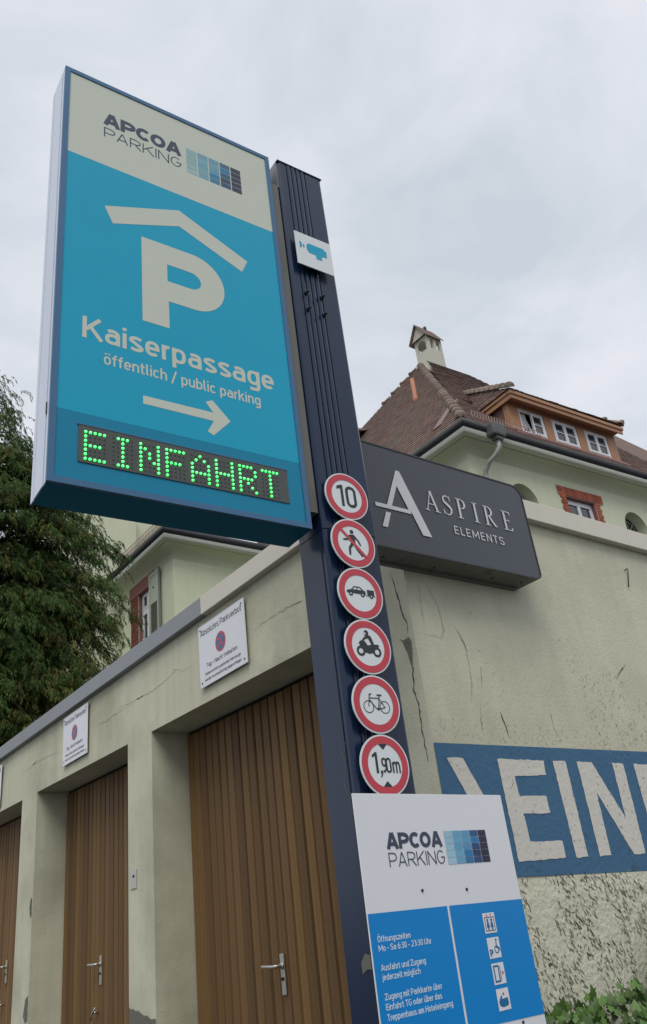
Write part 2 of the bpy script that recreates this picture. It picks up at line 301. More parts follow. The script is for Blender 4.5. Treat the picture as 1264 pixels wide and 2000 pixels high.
def text(mb, s, fn, u0, z0, h, mt, width=None, w=.14, d=0, geo=False, track=0):
    """flat lettering: fn(u,z,d)->point; h = cap height; w = stroke weight; width fits the whole line"""
    x = 0; out_ = []
    for ch in s:
        st, adv = glyph_strokes(ch, w, geo)
        for k, (pts, cl) in enumerate(st): out_.append(([(x+a, c) for a, c in pts], cl, k))
        x += adv+track
    sx = h if width is None else width/(x-track-(max(.07, .15-.4*w) if not geo else max(.03, .17-.55*w)))
    k2 = min(1, sx/h)
    for pts, cl, k in out_:
        Lf, Rg = ribbon(pts, w, cl); n = len(pts); kk = n if cl else n-1
        vs = [fn(u0+p[0]*sx, z0+p[1]*h, d+k*.00012) for p in Lf]+[fn(u0+p[0]*sx, z0+p[1]*h, d+k*.00012) for p in Rg]
        mb.add(vs, [(i, (i+1) % n, (i+1) % n+n, i+n) for i in range(kk)], mt)
def fill(mb, loops, fn, mt, d=0):
    cu = bpy.data.curves.new('c', 'CURVE'); cu.dimensions = '2D'; cu.fill_mode = 'FRONT'
    for lp in loops:
        sp = cu.splines.new('POLY'); sp.points.add(len(lp)-1); sp.use_cyclic_u = True
        for i, (a, b) in enumerate(lp): sp.points[i].co = (a, b, 0, 1)
    v, f = curve_mesh(cu); mb.add([fn(p[0], p[1], d) for p in v], f, mt)
def circ(cx, cz, r, n=40, a0=0, a1=360, rz=None):
    full = abs(a1-a0) >= 360
    return [(cx+r*math.cos(R(a0+(a1-a0)*i/(n if full else n-1))), cz+(rz or r)*math.sin(R(a0+(a1-a0)*i/(n if full else n-1)))) for i in range(n)]
def ribbon(pts, w, closed=False):
    """mitred outline of a polyline of width w (number or list)"""
    n = len(pts); P = [Vector(p) for p in pts]; ws = w if isinstance(w, (list, tuple)) else [w]*n; Lf = []; Rg = []
    for i in range(n):
        a = P[i]-P[i-1] if (i > 0 or closed) else P[1]-P[0]; b = P[(i+1) % n]-P[i] if (i < n-1 or closed) else P[-1]-P[-2]
        a = a.normalized(); b = b.normalized(); t = (a+b).normalized() if (a+b).length > 1e-6 else a
        nn = Vector((-t.y, t.x)); k = 1/max(.35, nn.dot(Vector((-a.y, a.x))))
        Lf.append(P[i]+nn*ws[i]*.5*k); Rg.append(P[i]-nn*ws[i]*.5*k)
    return Lf, Rg
def stroke(mb, pts, w, fn, mt, d=0, closed=False):
    Lf, Rg = ribbon(pts, w, closed); n = len(pts)
    vs = [fn(p[0], p[1], d) for p in Lf]+[fn(p[0], p[1], d) for p in Rg]
    k = n if closed else n-1
    mb.add(vs, [(i, (i+1) % n, (i+1) % n+n, i+n) for i in range(k)], mt)
def disc(mb, cx, cz, r, fn, mt, d=0, n=20, rz=None):
    c = circ(cx, cz, r, n, rz=rz); mb.add([fn(a, b, d) for a, b in c], [tuple(range(n))], mt)

H = 1.5
T = R(-2.474)                      # the pylon and what hangs on it stand turned by this much
D = 2.25                           # front plane of the pylon in its own frame

# ================================================================== GROUND
g = MB(); g.quad((-400,-400,0),(400,-400,0),(400,400,0),(-400,400,0),'asphalt'); structure('ground', g)

# ================================================================== GARAGE BLOCK
GX, GY = 2.6, 2.66
def lint(y): return 2.886+(y-3.48)*.012
gar = Thing('garage_building', 'long low garage building with cracked cream plaster and brown timber doors', 'garage', (GX+.3, GY+.3, 0))
OP = [(3.45, 5.49), (5.90, 7.93), (8.36, 10.40), (10.83, 12.87)]
ZT = 3.475; DX = 2.88; YE = 14.0
wl = MB()
def gq(y0, z0a, z0b, y1, z1):      # piece of the face, bottom may slope
    wl.quad((GX, y1, z0b), (GX, y0, z0a), (GX, y0, z1), (GX, y1, z1), 'plaster')
ys = [GY]
for a, b in OP:
    gq(ys[-1], 0, 0, a, ZT)
    gq(a, lint(a), lint(b), b, ZT)
    # reveals and soffit
    wl.quad((GX, a, 0), (DX+.1, a, 0), (DX+.1, a, lint(a)), (GX, a, lint(a)), 'plaster')
    wl.quad((GX, b, 0), (GX, b, lint(b)), (DX+.1, b, lint(b)), (DX+.1, b, 0), 'plaster')
    wl.quad((GX, a, lint(a)), (DX+.1, a, lint(a)), (DX+.1, b, lint(b)), (GX, b, lint(b)), 'plaster')
    ys.append(b)
gq(ys[-1], 0, 0, YE, ZT)
wl.quad((GX, YE, 0), (9, YE, 0), (9, YE, ZT), (GX, YE, ZT), 'plaster')
wl.quad((9, GY, 0), (9, YE, 0), (9, YE, ZT), (9, GY, ZT), 'plaster')
wl.quad((GX, GY, 0), (9, GY, 0), (9, GY, ZT), (GX, GY, ZT), 'plaster_side')
gar.part('wall', wl)
rf = MB(); rf.quad((GX, GY, ZT+.02), (9, GY, ZT+.02), (9, YE, ZT+.02), (GX, YE, ZT+.02), 'roofing'); gar.part('roof', rf)
# coping sheets
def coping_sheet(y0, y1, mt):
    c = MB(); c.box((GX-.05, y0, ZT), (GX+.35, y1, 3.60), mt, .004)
    gar.part('coping_sheet', c, label='cream metal coping sheet' if mt == 'coping_cream' else 'grey metal coping sheet')
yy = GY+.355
for y1, mt in ((4.60, 'coping_cream'), (6.3, 'coping_grey'), (8.3, 'coping_grey'), (10.3, 'coping_grey'), (12.3, 'coping_grey'), (YE+.05, 'coping_grey')):  # sheet next to the corner coloured cream, those further along grey
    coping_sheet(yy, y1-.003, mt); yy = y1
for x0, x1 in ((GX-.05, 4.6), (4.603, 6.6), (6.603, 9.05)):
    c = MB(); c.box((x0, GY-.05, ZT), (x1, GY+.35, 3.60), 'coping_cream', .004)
    gar.part('coping_sheet', c, label='cream metal coping sheet over the side wall')
# doors
HAND = {0: (4.43, 1.393), 1: (7.056, 1.507), 2: (9.47, 1.58)}
def garage_door(k, a, b):
    n = 22; w = (b-a)/n
    dm = MB(); dm.box((DX+.022, a, 0.02), (DX+.06, b, lint(b)-.004), 'gap'); 
    dr = gar.part('garage_door', dm, label='vertical-slatted brown timber garage door')
    me = None
    for i in range(n):
        z1 = lint(a+(i+.5)*w)-.03
        jit = random.uniform(-.003, .003)
        if True:
            q = MB(); q.box((jit, -w/2+.0045, 0), (.022, w/2-.0045, 1), 'wood', 0)
            # rounded edges
            q = MB()
            pr = [(.022, -w/2+.0065), (.013, -w/2+.0065), (.0, -w/2+.013), (.0, w/2-.013), (.013, w/2-.0065), (.022, w/2-.0065)]
            vs = [(x_, y_, 0) for x_, y_ in pr]+[(x_, y_, 1) for x_, y_ in pr]
            q.add(vs, [(j, j+1, j+7, j+6) for j in range(5)]+[(0,1,2,3,4,5), (11,10,9,8,7,6)], 'wood')
            if me is None: me = q.mesh('slat')
        o = gar.place('slat', me, (DX+jit, a+(i+.5)*w, .03), dr); o.scale = (1, 1, z1-.03)
        o.rotation_euler = (0, 0, random.uniform(-.004, .004))
    if k in HAND:
        hy, hz = HAND[k]
        h = MB(); h.box((DX-.010, hy-.021, hz-.185), (DX-.001, hy+.021, hz+.02), 'steel', .003)
        h.tube([(DX-.01, hy-.004, hz-.04), (DX-.052, hy-.004, hz-.04), (DX-.062, hy+.012, hz-.04), (DX-.062, hy+.125, hz-.036), (DX-.058, hy+.135, hz-.036)], .0095, 'steel', 10)
        h.tube([(DX-.01, hy, hz-.105), (DX-.017, hy, hz-.105)], .009, 'gap', 12)
        h.tube([(DX-.01, hy-.004, hz-.04), (DX-.02, hy-.004, hz-.04)], .018, 'steel', 14)
        gar.part('door_handle', h, dr)
        if k:
            h = MB(); zz = hz-.37; h.tube([(DX-.0, hy+.06, zz), (DX-.04, hy+.06, zz)], .01, 'steel', 8)
            h.tube([(DX-.04, hy+.02, zz+.035), (DX-.045, hy+.05, zz+.004), (DX-.045, hy+.09, zz-.02), (DX-.04, hy+.105, zz-.05)], .007, 'steel', 8)
            gar.part('locking_grip', h, dr)
for k, (a, b) in enumerate(OP): garage_door(k, a, b)
# cracks, marks and chips on the plaster
def front(u, z, d=0): return (GX-.002-d, u, z)
def side(u, z, d=0): return (u, GY-.0025-d, z)
def crackline(pts, w, fn, mb, mt='crack', jag=.012, step=.017, fade=True):
    out_ = []
    for (a, b) in zip(pts, pts[1:]):
        n = max(1, int(math.dist(a, b)/step))
        for i in range(n):
            t = i/n; out_.append((a[0]+(b[0]-a[0])*t+random.uniform(-jag, jag), a[1]+(b[1]-a[1])*t+random.uniform(-jag, jag)*.7))
    out_.append(pts[-1]); n = len(out_)
    ws = [w*random.uniform(.35, 1.25)*(1 if not fade else max(.25, min(1, 4*min(i, n-1-i)/n))) for i in range(n)]
    stroke(mb, out_, ws, fn, mt)
ck = MB()
for pts, w in (([(6.191,3.201),(6.058,3.234),(5.818,3.21),(5.665,3.208),(5.445,3.198),(5.221,3.215),(5.085,3.243),(4.983,3.206),(4.76,3.191)], .003),
               ([(4.034,3.182),(3.915,3.184),(3.708,3.184),(3.601,3.181),(3.498,3.171)], .0035),
               ([(8.43,3.215),(8.204,3.201),(8.04,3.229),(7.517,3.2),(7.283,3.171)], .003),
               ([(6.558,3.213),(6.314,3.193),(6.147,3.204),(5.877,3.198)], .003)):
    crackline(pts, w, front, ck, 'fine_mark', .009)
crackline([(5.75,3.212),(5.60,3.207)], .007, front, ck, 'crack', .004)
crackline([(8.10,3.22),(8.0,3.226)], .010, front, ck, 'crack', .004)
crackline([(3.62,3.182),(3.5,3.171)], .005, front, ck, 'crack', .004)
gar.part('fascia_crack', ck)
ck = MB()
crackline([(2.753,3.029),(2.738,2.955),(2.725,2.872),(2.718,2.804),(2.694,2.741),(2.704,2.702),(2.72,2.675)], .006, front, ck, 'crack', .004)
crackline([(2.712,2.61),(2.706,2.527),(2.725,2.434),(2.706,2.368),(2.715,2.255),(2.712,2.198),(2.708,2.11)], .0060, front, ck, 'crack', .005, fade=False)
crackline([(2.76,2.69),(2.74,2.677),(2.72,2.672)], .008, front, ck, 'crack', .002)
fill(ck, [[(2.745,2.675),(2.70,2.682),(2.686,2.66),(2.69,2.615),(2.703,2.55),(2.71,2.545),(2.722,2.61),(2.735,2.645)]], front, 'concrete', .0012)
gar.part('corner_crack', ck)
# missing plaster
ch = MB(); fill(ch, [[(5.897,1.20),(5.86,1.185),(5.83,1.19),(5.79,1.176),(5.75,1.18),(5.71,1.165),(5.66,1.15),(5.62,1.152),(5.56,1.13),(5.495,1.135),(5.495,.5),(5.897,.5)]], front, 'concrete', .001)
gar.part('plaster_damage', ch); ch = MB(); fill(ch, [[(7.945,2.05),(7.975,2.04),(8.0,1.98),(7.985,1.92),(7.96,1.89),(7.94,1.9)]], front, 'concrete', .001)
gar.part('plaster_damage', ch); ch = MB(); fill(ch, [[(7.935,1.30),(8.0,1.27),(8.04,1.15),(7.99,1.10),(7.935,1.12)]], front, 'concrete', .001)
gar.part('plaster_damage', ch)
# side wall: rough lower plaster, real relief
def hfun(u, z):
    a = noise.noise(Vector((u*34+z*9, z*13, 0))); b = noise.noise(Vector((u*80+z*16, z*32, 5)))
    return .0025+max(0, .0045+.003*a+.0018*b)*min(1, max(0, (1.60-z)/.08))
rp = MB(); NX, NZ = 600, 150; x0_, x1_, z0_, z1_ = 2.603, 9.0, .35, 1.60; vs = []; rs_ = []
for j in range(NZ+1):
    for i in range(NX+1):
        u = x0_+(x1_-x0_)*i/NX; z = z0_+(z1_-z0_)*j/NZ
        vs.append((u, GY-hfun(u, z), z))
fs = [(j*(NX+1)+i, j*(NX+1)+i+1, (j+1)*(NX+1)+i+1, (j+1)*(NX+1)+i) for j in range(NZ) for i in range(NX)]
rp.add(vs, fs, 'rough_plaster', True); gar.part('rough_plaster', rp)
# pits: dark chips in the rough plaster and scratches higher up
pit = MB()
def chip(u, z, l, w, ang, mt, d=None):
    if d is None: d = hfun(u, z)-.0008
    c, s_ = math.cos(ang), math.sin(ang); pts = []
    for q in range(7):
        t = 2*math.pi*q/7; a, b = math.cos(t)*l*.5*random.uniform(.7, 1.2), math.sin(t)*w*.5*random.uniform(.6, 1.3)
        pts.append(side(u+a*c-b*s_, z+a*s_+b*c, d))
    pit.add(pts, [tuple(range(7))], mt)
for _ in range(3900):
    u = random.uniform(2.75, 4.6); z = random.uniform(.75, 1.60)
    if noise.noise(Vector((u*5, z*5, 3))) < -.25: continue
    chip(u, z, random.uniform(.010, .046)*random.choice((.5, 1)), random.uniform(.003, .0085), R(-60+random.gauss(0, 20)), random.choice(['fine_mark', 'fine_mark', 'fine_mark', 'crack']))
for _ in range(420):
    u = random.triangular(2.8, 4.6, 4.0); z = 2.20+abs(random.gauss(0, .25))
    if noise.noise(Vector((u*4+z*2, z*1.5, 7))) < .05: continue
    chip(u, z, random.uniform(.006, .025), random.uniform(.0012, .0032), R(random.choice([-60, 62, -66])+random.gauss(0, 12)), random.choice(['fine_mark', 'fine_mark', 'crack']), 0)
for _ in range(300):
    u = random.uniform(2.62, 4.5); z = 2.185-abs(random.gauss(0, .05))+.12*random.random()
    chip(u, z, random.uniform(.004, .018), random.uniform(.001, .0025), R(-62+random.gauss(0, 20)), 'fine_mark', 0)
for pts, w, mt in (([(3.08,2.34),(3.099,2.259),(3.106,2.209)], .006, 'crack'), ([(2.88,2.755),(2.91,2.704),(2.931,2.646),(2.93,2.56)], .005, 'fine_mark'),
                   ([(4.237,2.668),(4.15,2.61),(4.102,2.57)], .006, 'crack'), ([(2.958,2.375),(2.934,2.293),(2.93,2.219)], .003, 'fine_mark'),
                   ([(3.458,2.391),(3.456,2.272),(3.491,2.21)], .003, 'fine_mark'), ([(2.93,2.56),(2.925,2.48),(2.89,2.37)], .0028, 'fine_mark'),
                   ([(3.01,2.56),(2.985,2.45)], .004, 'fine_mark'), ([(2.72,3.0),(2.76,2.9),(2.79,2.86),(2.80,2.72),(2.77,2.68),(2.66,2.69)], .0022, 'fine_mark'),
                   ([(2.69,2.98),(2.68,2.86),(2.672,2.7)], .0018, 'fine_mark')):
    crackline(pts, w, side, pit, mt, .003)
gar.part('plaster_mark', pit, kind='stuff', label='scratches and chips in the side wall plaster')
pc = MB()
for _ in range(230):
    u = random.uniform(2.65, 4.5); z = random.uniform(1.63, 2.16); c0 = [side(u+math.cos(q_)*random.uniform(.0008, .0028)-.3*math.sin(q_)*.004, z+math.sin(q_)*random.uniform(.002, .008), .0046) for q_ in [k*1.05 for k in range(6)]]
    pc.add(c0, [tuple(range(6))], random.choice(['fine_mark', 'paint_fleck', 'paint_fleck', 'fine_mark', 'crack']))
gar.part('paint_chip', pc, kind='stuff')
hk = MB(); hk.tube([(4.53, GY, 3.31), (4.53, GY-.02, 3.315), (4.525, GY-.025, 3.30), (4.50, GY-.012, 3.19)], .004, 'gutter', 6); gar.part('wall_hook', hk)
# painted band with lettering
bd = MB()
fill(bd, [[(2.602,2.18),(3.3,2.176),(4.208,2.171),(6.4,2.16),(6.4,1.545),(4.5,1.565),(3.6,1.592),(2.965,1.613),(2.602,1.622)]], side, 'paint_blue', .0015)
band = gar.part('painted_band', bd, label='blue painted band with white capital letters')
def rz(p):
    o = []; n = len(p)
    for i in range(n):
        a, b = p[i], p[(i+1) % n]; m_ = max(1, int(math.dist(a, b)/.022))
        for k in range(m_): o.append((a[0]+(b[0]-a[0])*k/m_+random.uniform(-.0022, .0022), a[1]+(b[1]-a[1])*k/m_+H+random.uniform(-.0022, .0022)))
    return o
for lp in ([(2.661,.615),(2.763,.616),(2.885,.393),(2.763,.17),(2.661,.17),(2.783,.393)],
           [(2.986,.616),(3.312,.612),(3.306,.542),(3.081,.539),(3.087,.448),(3.275,.449),(3.275,.371),(3.088,.370),(3.095,.251),(3.316,.247),(3.315,.173),(2.992,.171)],
           [(3.380,.613),(3.477,.612),(3.478,.170),(3.390,.169)],
           [(3.565,.610),(3.684,.609),(3.848,.335),(3.856,.607),(3.950,.608),(3.935,.164),(3.840,.162),(3.664,.461),(3.654,.167),(3.567,.168)],
           [(4.040,.605),(4.33,.60),(4.33,.53),(4.135,.532),(4.135,.445),(4.30,.443),(4.30,.37),(4.133,.372),(4.133,.163),(4.042,.165)]):
    lt = MB(); fill(lt, [rz(lp)], side, 'paint_white', .0035); gar.part('letter', lt, band)

# small plate on the pier
pl = Thing('key_plate', 'small grey metal plate on the pier left of the nearest garage door', 'plate', (GX-.003, 5.80, 1.966))
q = MB(); q.box((GX-.006, 5.755, 1.905), (GX-.0005, 5.852, 2.028), 'steel', .002); pl.part('plate', q)
q = MB(); q.tube([(GX-.006, 5.80, 1.985), (GX-.010, 5.80, 1.985)], .009, 'gap', 10)
pl.part('lock', q)

# parking ban plates on the fascia
def ban_sign(yL, yR, zT, label):
    t = Thing('parking_ban_sign', label, 'sign', (GX-.02, (yL+yR)/2, zT-.21), group='parking ban signs on the garage fascia')
    q = MB(); q.box((GX-.024, yR, zT-.42), (GX-.018, yL, zT), 'board_white', .0015); t.part('plate', q)
    q = MB(); q.box((GX-.0175, yR+.05, zT-.38), (GX-.0005, yR+.08, zT-.04), 'plate_back'); q.box((GX-.0175, yL-.08, zT-.38), (GX-.0005, yL-.05, zT-.04), 'plate_back'); t.part('bracket', q)
    fn = lambda u, z, d=0: (GX-.0252-d, yL-u, zT-.42+z); w = yL-yR; q = MB()
    text(q, 'Absolutes Parkverbot', fn, w*.05, .345, .043, 'plate_black', w*.9, w=.11)
    text(q, 'Tag + Nacht freihalten', fn, w*.16, .118, .028, 'plate_black', w*.66, w=.11)
    text(q, 'Widerrechtlich parkende Fahrzeuge', fn, w*.12, .068, .02, 'plate_black', w*.76, w=.12)
    text(q, 'werden kostenpflichtig abgeschleppt', fn, w*.11, .03, .02, 'plate_black', w*.78, w=.12)
    t.part('lettering', q); q = MB(); cx, cz = w*.485, .235
    disc(q, cx, cz, .066, fn, 'plate_red', .0000, 32); disc(q, cx, cz, .054, fn, 'icon_blue', .0004, 32)
    for s_ in (-1, 1): stroke(q, [(cx-.045, cz-.045*s_), (cx+.045, cz+.045*s_)], .015, fn, 'plate_red', .0008 if s_ > 0 else .0011)
    t.part('no_stopping_symbol', q)
    for a, b in ((.03, .03), (w-.03, .03), (.03, .39), (w-.03, .39)):
        q = MB(); p = fn(a, b); q.tube([p, (p[0]-.002, p[1], p[2])], .006, 'gap', 8); t.part('screw', q)
ban_sign(4.69, 4.092, 1.5+1.912, 'white parking ban sign above the nearest garage door, largest in view')
ban_sign(7.225, 6.66, 1.5+1.94, 'white parking ban sign above the second garage door from the pylon')
ban_sign(9.60, 9.02, 1.5+1.92, 'white parking ban sign cut off by the left photo edge')

# ================================================================== PYLON
py_ = Thing('sign_pylon', 'tall dark navy ribbed metal pylon carrying the parking signs', 'pylon', (1.78, D+.09, 0), T)
XL, XR, ZP = 1.655, 1.908, H+3.362
q = MB()
# extruded plan: front with four ribs and grooves
prof = [(XL, D+.173), (XL, D+.012), (XL+.006, D+.003), (XL+.014, D)]
gx = XL+.048
for i in range(5):
    c_ = gx+i*.0265
    prof += [(c_-.0030, D), (c_-.0018, D+.006), (c_+.0018, D+.006), (c_+.0030, D)]
    if i < 4: prof += [(c_+.010, D-.0022), (c_+.0165, D-.0022)]
prof += [(XR-.010, D), (XR, D+.008), (XR, D+.173)]
n = len(prof)
def ext(prof, z0, z1, mb, mt):
    n = len(prof); mb.add([(a, b, z0) for a, b in prof]+[(a, b, z1) for a, b in prof], [(i, (i+1) % n, (i+1) % n+n, i+n) for i in range(n)]+[tuple(range(n-1, -1, -1)), tuple(range(n, 2*n))], mt)
ext(prof, H+1.353, ZP, q, 'navy'); py_.part('upper_column', q)
q = MB(); ext(prof, 0, H+1.349, q, 'navy'); py_.part('lower_column', q)
q = MB(); q.box((XL-.004, D-.004, ZP), (XR+.003, D+.176, ZP+.006), 'navy'); q.box((XL-.005, D+.012, ZP-.17), (XL-.0005, D+.16, ZP-.0005), 'plate_back'); py_.part('cap', q)
# side cover seam strip and bracket towards the box
q = MB(); q.box((1.612, D+.015, H+1.42), (XL-.006, D+.15, H+3.20), 'bracket_grey'); py_.part('bracket', q)
q = MB(); q.box((XL-.003, D+.030, .1), (XL-.0005, D+.033, H+1.30), 'black_bolt'); py_.part('seam', q)
for a, b in ((1.718, 2.535), (1.804, 2.542), (1.717, 2.440), (1.802, 2.439)):
    q = MB(); q.tube([(a, D-.0, H+b), (a, D-.010, H+b)], .011, 'black_bolt', 6, smooth=False); q.tube([(a, D-.010, H+b), (a, D-.026, H+b)], .0055, 'black_bolt', 8); py_.part('bolt', q)
# peeled tape mark on side
q = MB(); fn = lambda u, z, d=0: (XL-.0012-d, u, z)
for k in range(9):
    a = D+.045+random.uniform(-.012, .012); z = H+.35+k*.022
    stroke(q, [(a, z), (a+random.uniform(-.01, .01), z+.018), (a+random.uniform(-.014, .014), z+.03)], random.uniform(.001, .0025), fn, 'bracket_grey', k*.0001)
fill(q, [[(D+.005,H-.085),(D+.06,H-.075),(D+.085,H-.10),(D+.083,H-.13),(D+.055,H-.118),(D+.005,H-.12)]], fn, 'bracket_grey', .0012)
py_.part('tape_remnant', q)

# camera symbol plate
cs = Thing('camera_sign', 'square white plate with a blue camera symbol on the pylon', 'sign', (1.777, D-.03, H+2.78), T)
CZ0, CZ1, CXa, CXb = H+2.678, H+2.878, 1.676, 1.874; dp = D-.032
q = MB(); q.box((CXa, dp, CZ0), (CXb, dp+.004, CZ1), 'plate_white', .001); cs.part('plate', q)
q = MB(); q.box((1.74, dp+.0045, H+2.70), (1.76, D-.0005, H+2.86), 'plate_back'); q.box((1.80, dp+.0045, H+2.70), (1.82, D-.0005, H+2.86), 'plate_back'); cs.part('bracket', q)
fn = lambda u, z, d=0: (CXa+u*.198, dp-.001-d, CZ0+z*.2); q = MB()
fill(q, [[(.36,.45),(.30,.53),(.30,.66),(.36,.74),(.80,.74),(.80,.69),(.86,.69),(.86,.49),(.76,.49),(.70,.44),(.70,.34),(.54,.34),(.54,.45)]], fn, 'blue_film')
fill(q, [[(.11,.72),(.17,.68),(.17,.56),(.11,.50)]], fn, 'blue_film'); fill(q, [[(.20,.66),(.24,.65),(.24,.56),(.20,.555)]], fn, 'blue_film')
cs.part('camera_symbol', q)

# ---- big illuminated box
bx = Thing('parking_entrance_sign', 'large blue and cream parking garage sign box with green display', 'sign', (1.11, D+.09, H+1.34), T)
BL, BR, BB, BT = .617, 1.603, H+1.337, H+3.357
q = MB(); f0 = D
fw = .022
q.box((BL, f0, BB), (BL+fw, f0+.012, BT), 'blue_frame'); q.box((BR-fw, f0, BB), (BR, f0+.012, BT), 'blue_frame')
q.box((BL+fw+.0002, f0, BT-fw), (BR-fw-.0002, f0+.012, BT), 'blue_frame'); q.box((BL+fw+.0002, f0, BB), (BR-fw-.0002, f0+.012, BB+fw), 'blue_frame')
bx.part('frame', q)
q = MB(); q.box((BL+.004, f0+.0122, BB), (BR, f0+.173, BT), 'blue_under'); bx.part('housing', q)
q = MB(); q.box((BL, f0+.0122, BB-.001), (BL+.0035, f0+.030, BT), 'alu'); q.box((BL-.001, f0+.039, BB-.001), (BL+.0035, f0+.136, BT), 'alu'); q.box((BL, f0+.145, BB-.001), (BL+.0035, f0+.173, BT), 'alu')
q.box((BL-.0035, f0+.030, H+1.605), (BL-.0002, f0+.036, H+1.65), 'black_bolt'); bx.part('side_cover', q)
q = MB(); q.box((BL+fw+.0003, f0+.004, H+2.852), (BR-fw-.0003, f0+.0118, BT-fw-.0003), 'cream_film'); bx.part('cream_panel', q)
q = MB(); q.box((BL+fw+.0003, f0+.004, H+1.619), (BR-fw-.0003, f0+.0118, H+2.8515), 'blue_film'); bx.part('blue_panel', q)
q = MB()
q.box((BL+fw+.0003, f0+.0042, BB+fw+.0003), (BR-fw-.0003, f0+.0118, H+1.6185), 'blue_film_low'); bx.part('display_panel', q)
FB = lambda u, z, d=0: (u, f0+.0035-d, H+z)
q = MB(); text(q, 'APCOA', FB, .785, 3.098, .074, 'dark_print', .352, w=.25, geo=True)
bx.part('lettering', q, label='bold dark capitals on the cream panel'); q = MB(); text(q, 'PARKING', FB, .787, 3.022, .058, 'dark_print', .349, w=.085, geo=True); bx.part('lettering', q, label='thin dark capitals on the cream panel')
SHADE = [[(150,190,190),(115,170,185),(105,165,185),(60,110,135),(45,48,75)], [(150,190,190),(125,180,195),(115,170,190),(25,125,170),(40,45,72)],
         [(150,190,190),(110,175,190),(95,165,190),(35,95,130),(45,50,78)], [(160,195,192),(125,178,190),(30,135,180),(45,70,100),(42,45,72)], [(165,198,195),(120,175,190),(60,130,160),(40,80,115),(45,48,75)]]
SHADE_B = [[(165,205,222),(110,175,210),(95,165,205),(35,90,140),(28,32,66)], [(160,205,225),(110,178,215),(95,165,208),(20,130,190),(28,32,66)],
         [(165,208,225),(100,170,210),(85,155,200),(28,75,130),(28,32,66)], [(165,210,228),(115,180,212),(20,130,190),(30,60,105),(28,32,66)], [(175,212,228),(110,175,210),(50,120,170),(35,75,125),(28,32,66)]]
def logo(mb, fn, u0, u1, z0, z1, d=0, g=.09, SHADE=SHADE):
    cw, chh = (u1-u0)/5, (z1-z0)/5
    for r_i in range(5):
        for c_i in range(5):
            c = SHADE[r_i][c_i]; key = 'logo_%d_%d_%d' % c
            if key not in M: M[key] = mat(key, tuple(v*.82 for v in s2l(c)), .4)
            a, b = u0+c_i*cw, z1-(r_i+1)*chh
            mb.add([fn(a, b+chh*g*.8, d), fn(a+cw*(1-g), b+chh*g*.8, d), fn(a+cw*(1-g), b+chh*(1-g*.3), d), fn(a, b+chh*(1-g*.3), d)], [(0,1,2,3)], key)
q = MB(); logo(q, FB, 1.162, 1.440, 3.014, 3.171); bx.part('logo_squares', q)
q = MB(); fill(q, [[(.793,2.621),(1.114,2.755),(1.429,2.604),(1.398,2.532),(1.112,2.662),(.827,2.541)]], FB, 'cream_film')
bowl = [(.944,2.527),(1.163,2.527)]+[(1.163+.141*math.cos(R(t)), 2.380+.147*math.sin(R(t))) for t in range(80, -81, -10)]+[(1.163,2.233),(1.053,2.233),(1.053,2.098),(.944,2.098)]
hole = [(1.051,2.424),(1.150,2.424)]+[(1.150+.048*math.cos(R(t)), 2.380+.044*math.sin(R(t))) for t in range(75, -76, -15)]+[(1.150,2.336),(1.051,2.336)]
fill(q, [bowl, hole], FB, 'cream_film', .0001); bx.part('parking_symbol', q, label='cream letter P under a roof line')
q = MB(); text(q, 'Kaiserpassage', FB, .718, 1.941, .096, 'cream_film', .782, w=.155)
bx.part('lettering', q, label='large cream lettering on the blue panel'); q = MB(); text(q, 'öffentlich / public parking', FB, .797, 1.847, .050, 'cream_film', .632, w=.145); bx.part('lettering', q, label='smaller cream lettering on the blue panel')
q = MB(); fill(q, [[(.941,1.7545),(1.217,1.757),(1.188,1.798),(1.217,1.813),(1.288,1.736),(1.213,1.655),(1.190,1.668),(1.218,1.7195),(.941,1.7195)]], FB, 'cream_film'); bx.part('arrow', q)
# display
q = MB(); q.box((.714, f0+.0005, H+1.428), (1.514, f0+.0040, H+1.571), 'led_glass'); q.box((.710, f0-.0010, H+1.571), (1.518, f0+.0040, H+1.575), 'blue_frame')
disp = bx.part('led_display', q)
FONT = {'E': ['11111','10000','10000','11110','10000','10000','11111'], 'I': ['01110','00100','00100','00100','00100','00100','01110'], 'N': ['10001','11001','10101','10101','10011','10001','10001'],
        'F': ['11111','10000','10000','11110','10000','10000','10000'], 'A': ['00100','01010','10001','10001','11111','10001','10001'], 'H': ['10001','10001','10001','11111','10001','10001','10001'],
        'R': ['11110','10001','10001','11110','10100','10010','10001'], 'T': ['11111','00100','00100','00100','00100','00100','00100']}
on = MB(); off = MB()
def led(mb, u, z, r, mt, mt2=None):
    vs = []; n = 8
    for k, (rr, dd) in enumerate(((r, 0), (r*.85, .0035), (r*.35, .0055))):
        for j in range(n): a = 2*math.pi*j/n; vs.append((u+rr*math.cos(a), f0+.0003-dd, H+z+rr*math.sin(a)))
    mb.add(vs, [(k*n+j, k*n+(j+1) % n, (k+1)*n+(j+1) % n, (k+1)*n+j) for k in range(1) for j in range(n)], mt, True)
    mb.add(vs, [(n+j, n+(j+1) % n, 2*n+(j+1) % n, 2*n+j) for j in range(n)]+[tuple(range(2*n, 3*n))], mt2 or mt, True)
for ci, chh in enumerate('EINFAHRT'):
    for rr in range(7):
        for cc in range(5):
            u = .737+(ci*6+cc)*.0159; z = 1.546-rr*.0172
            if FONT[chh][rr][cc] == '1': led(on, u, z, .0050, 'led_on', 'led_core')
            else: led(off, u, z, .0022, 'led_off')
bx.part('led_dots', on, disp, label='lit green dots spelling the message', kind='stuff'); bx.part('unlit_dots', off, disp, kind='stuff')

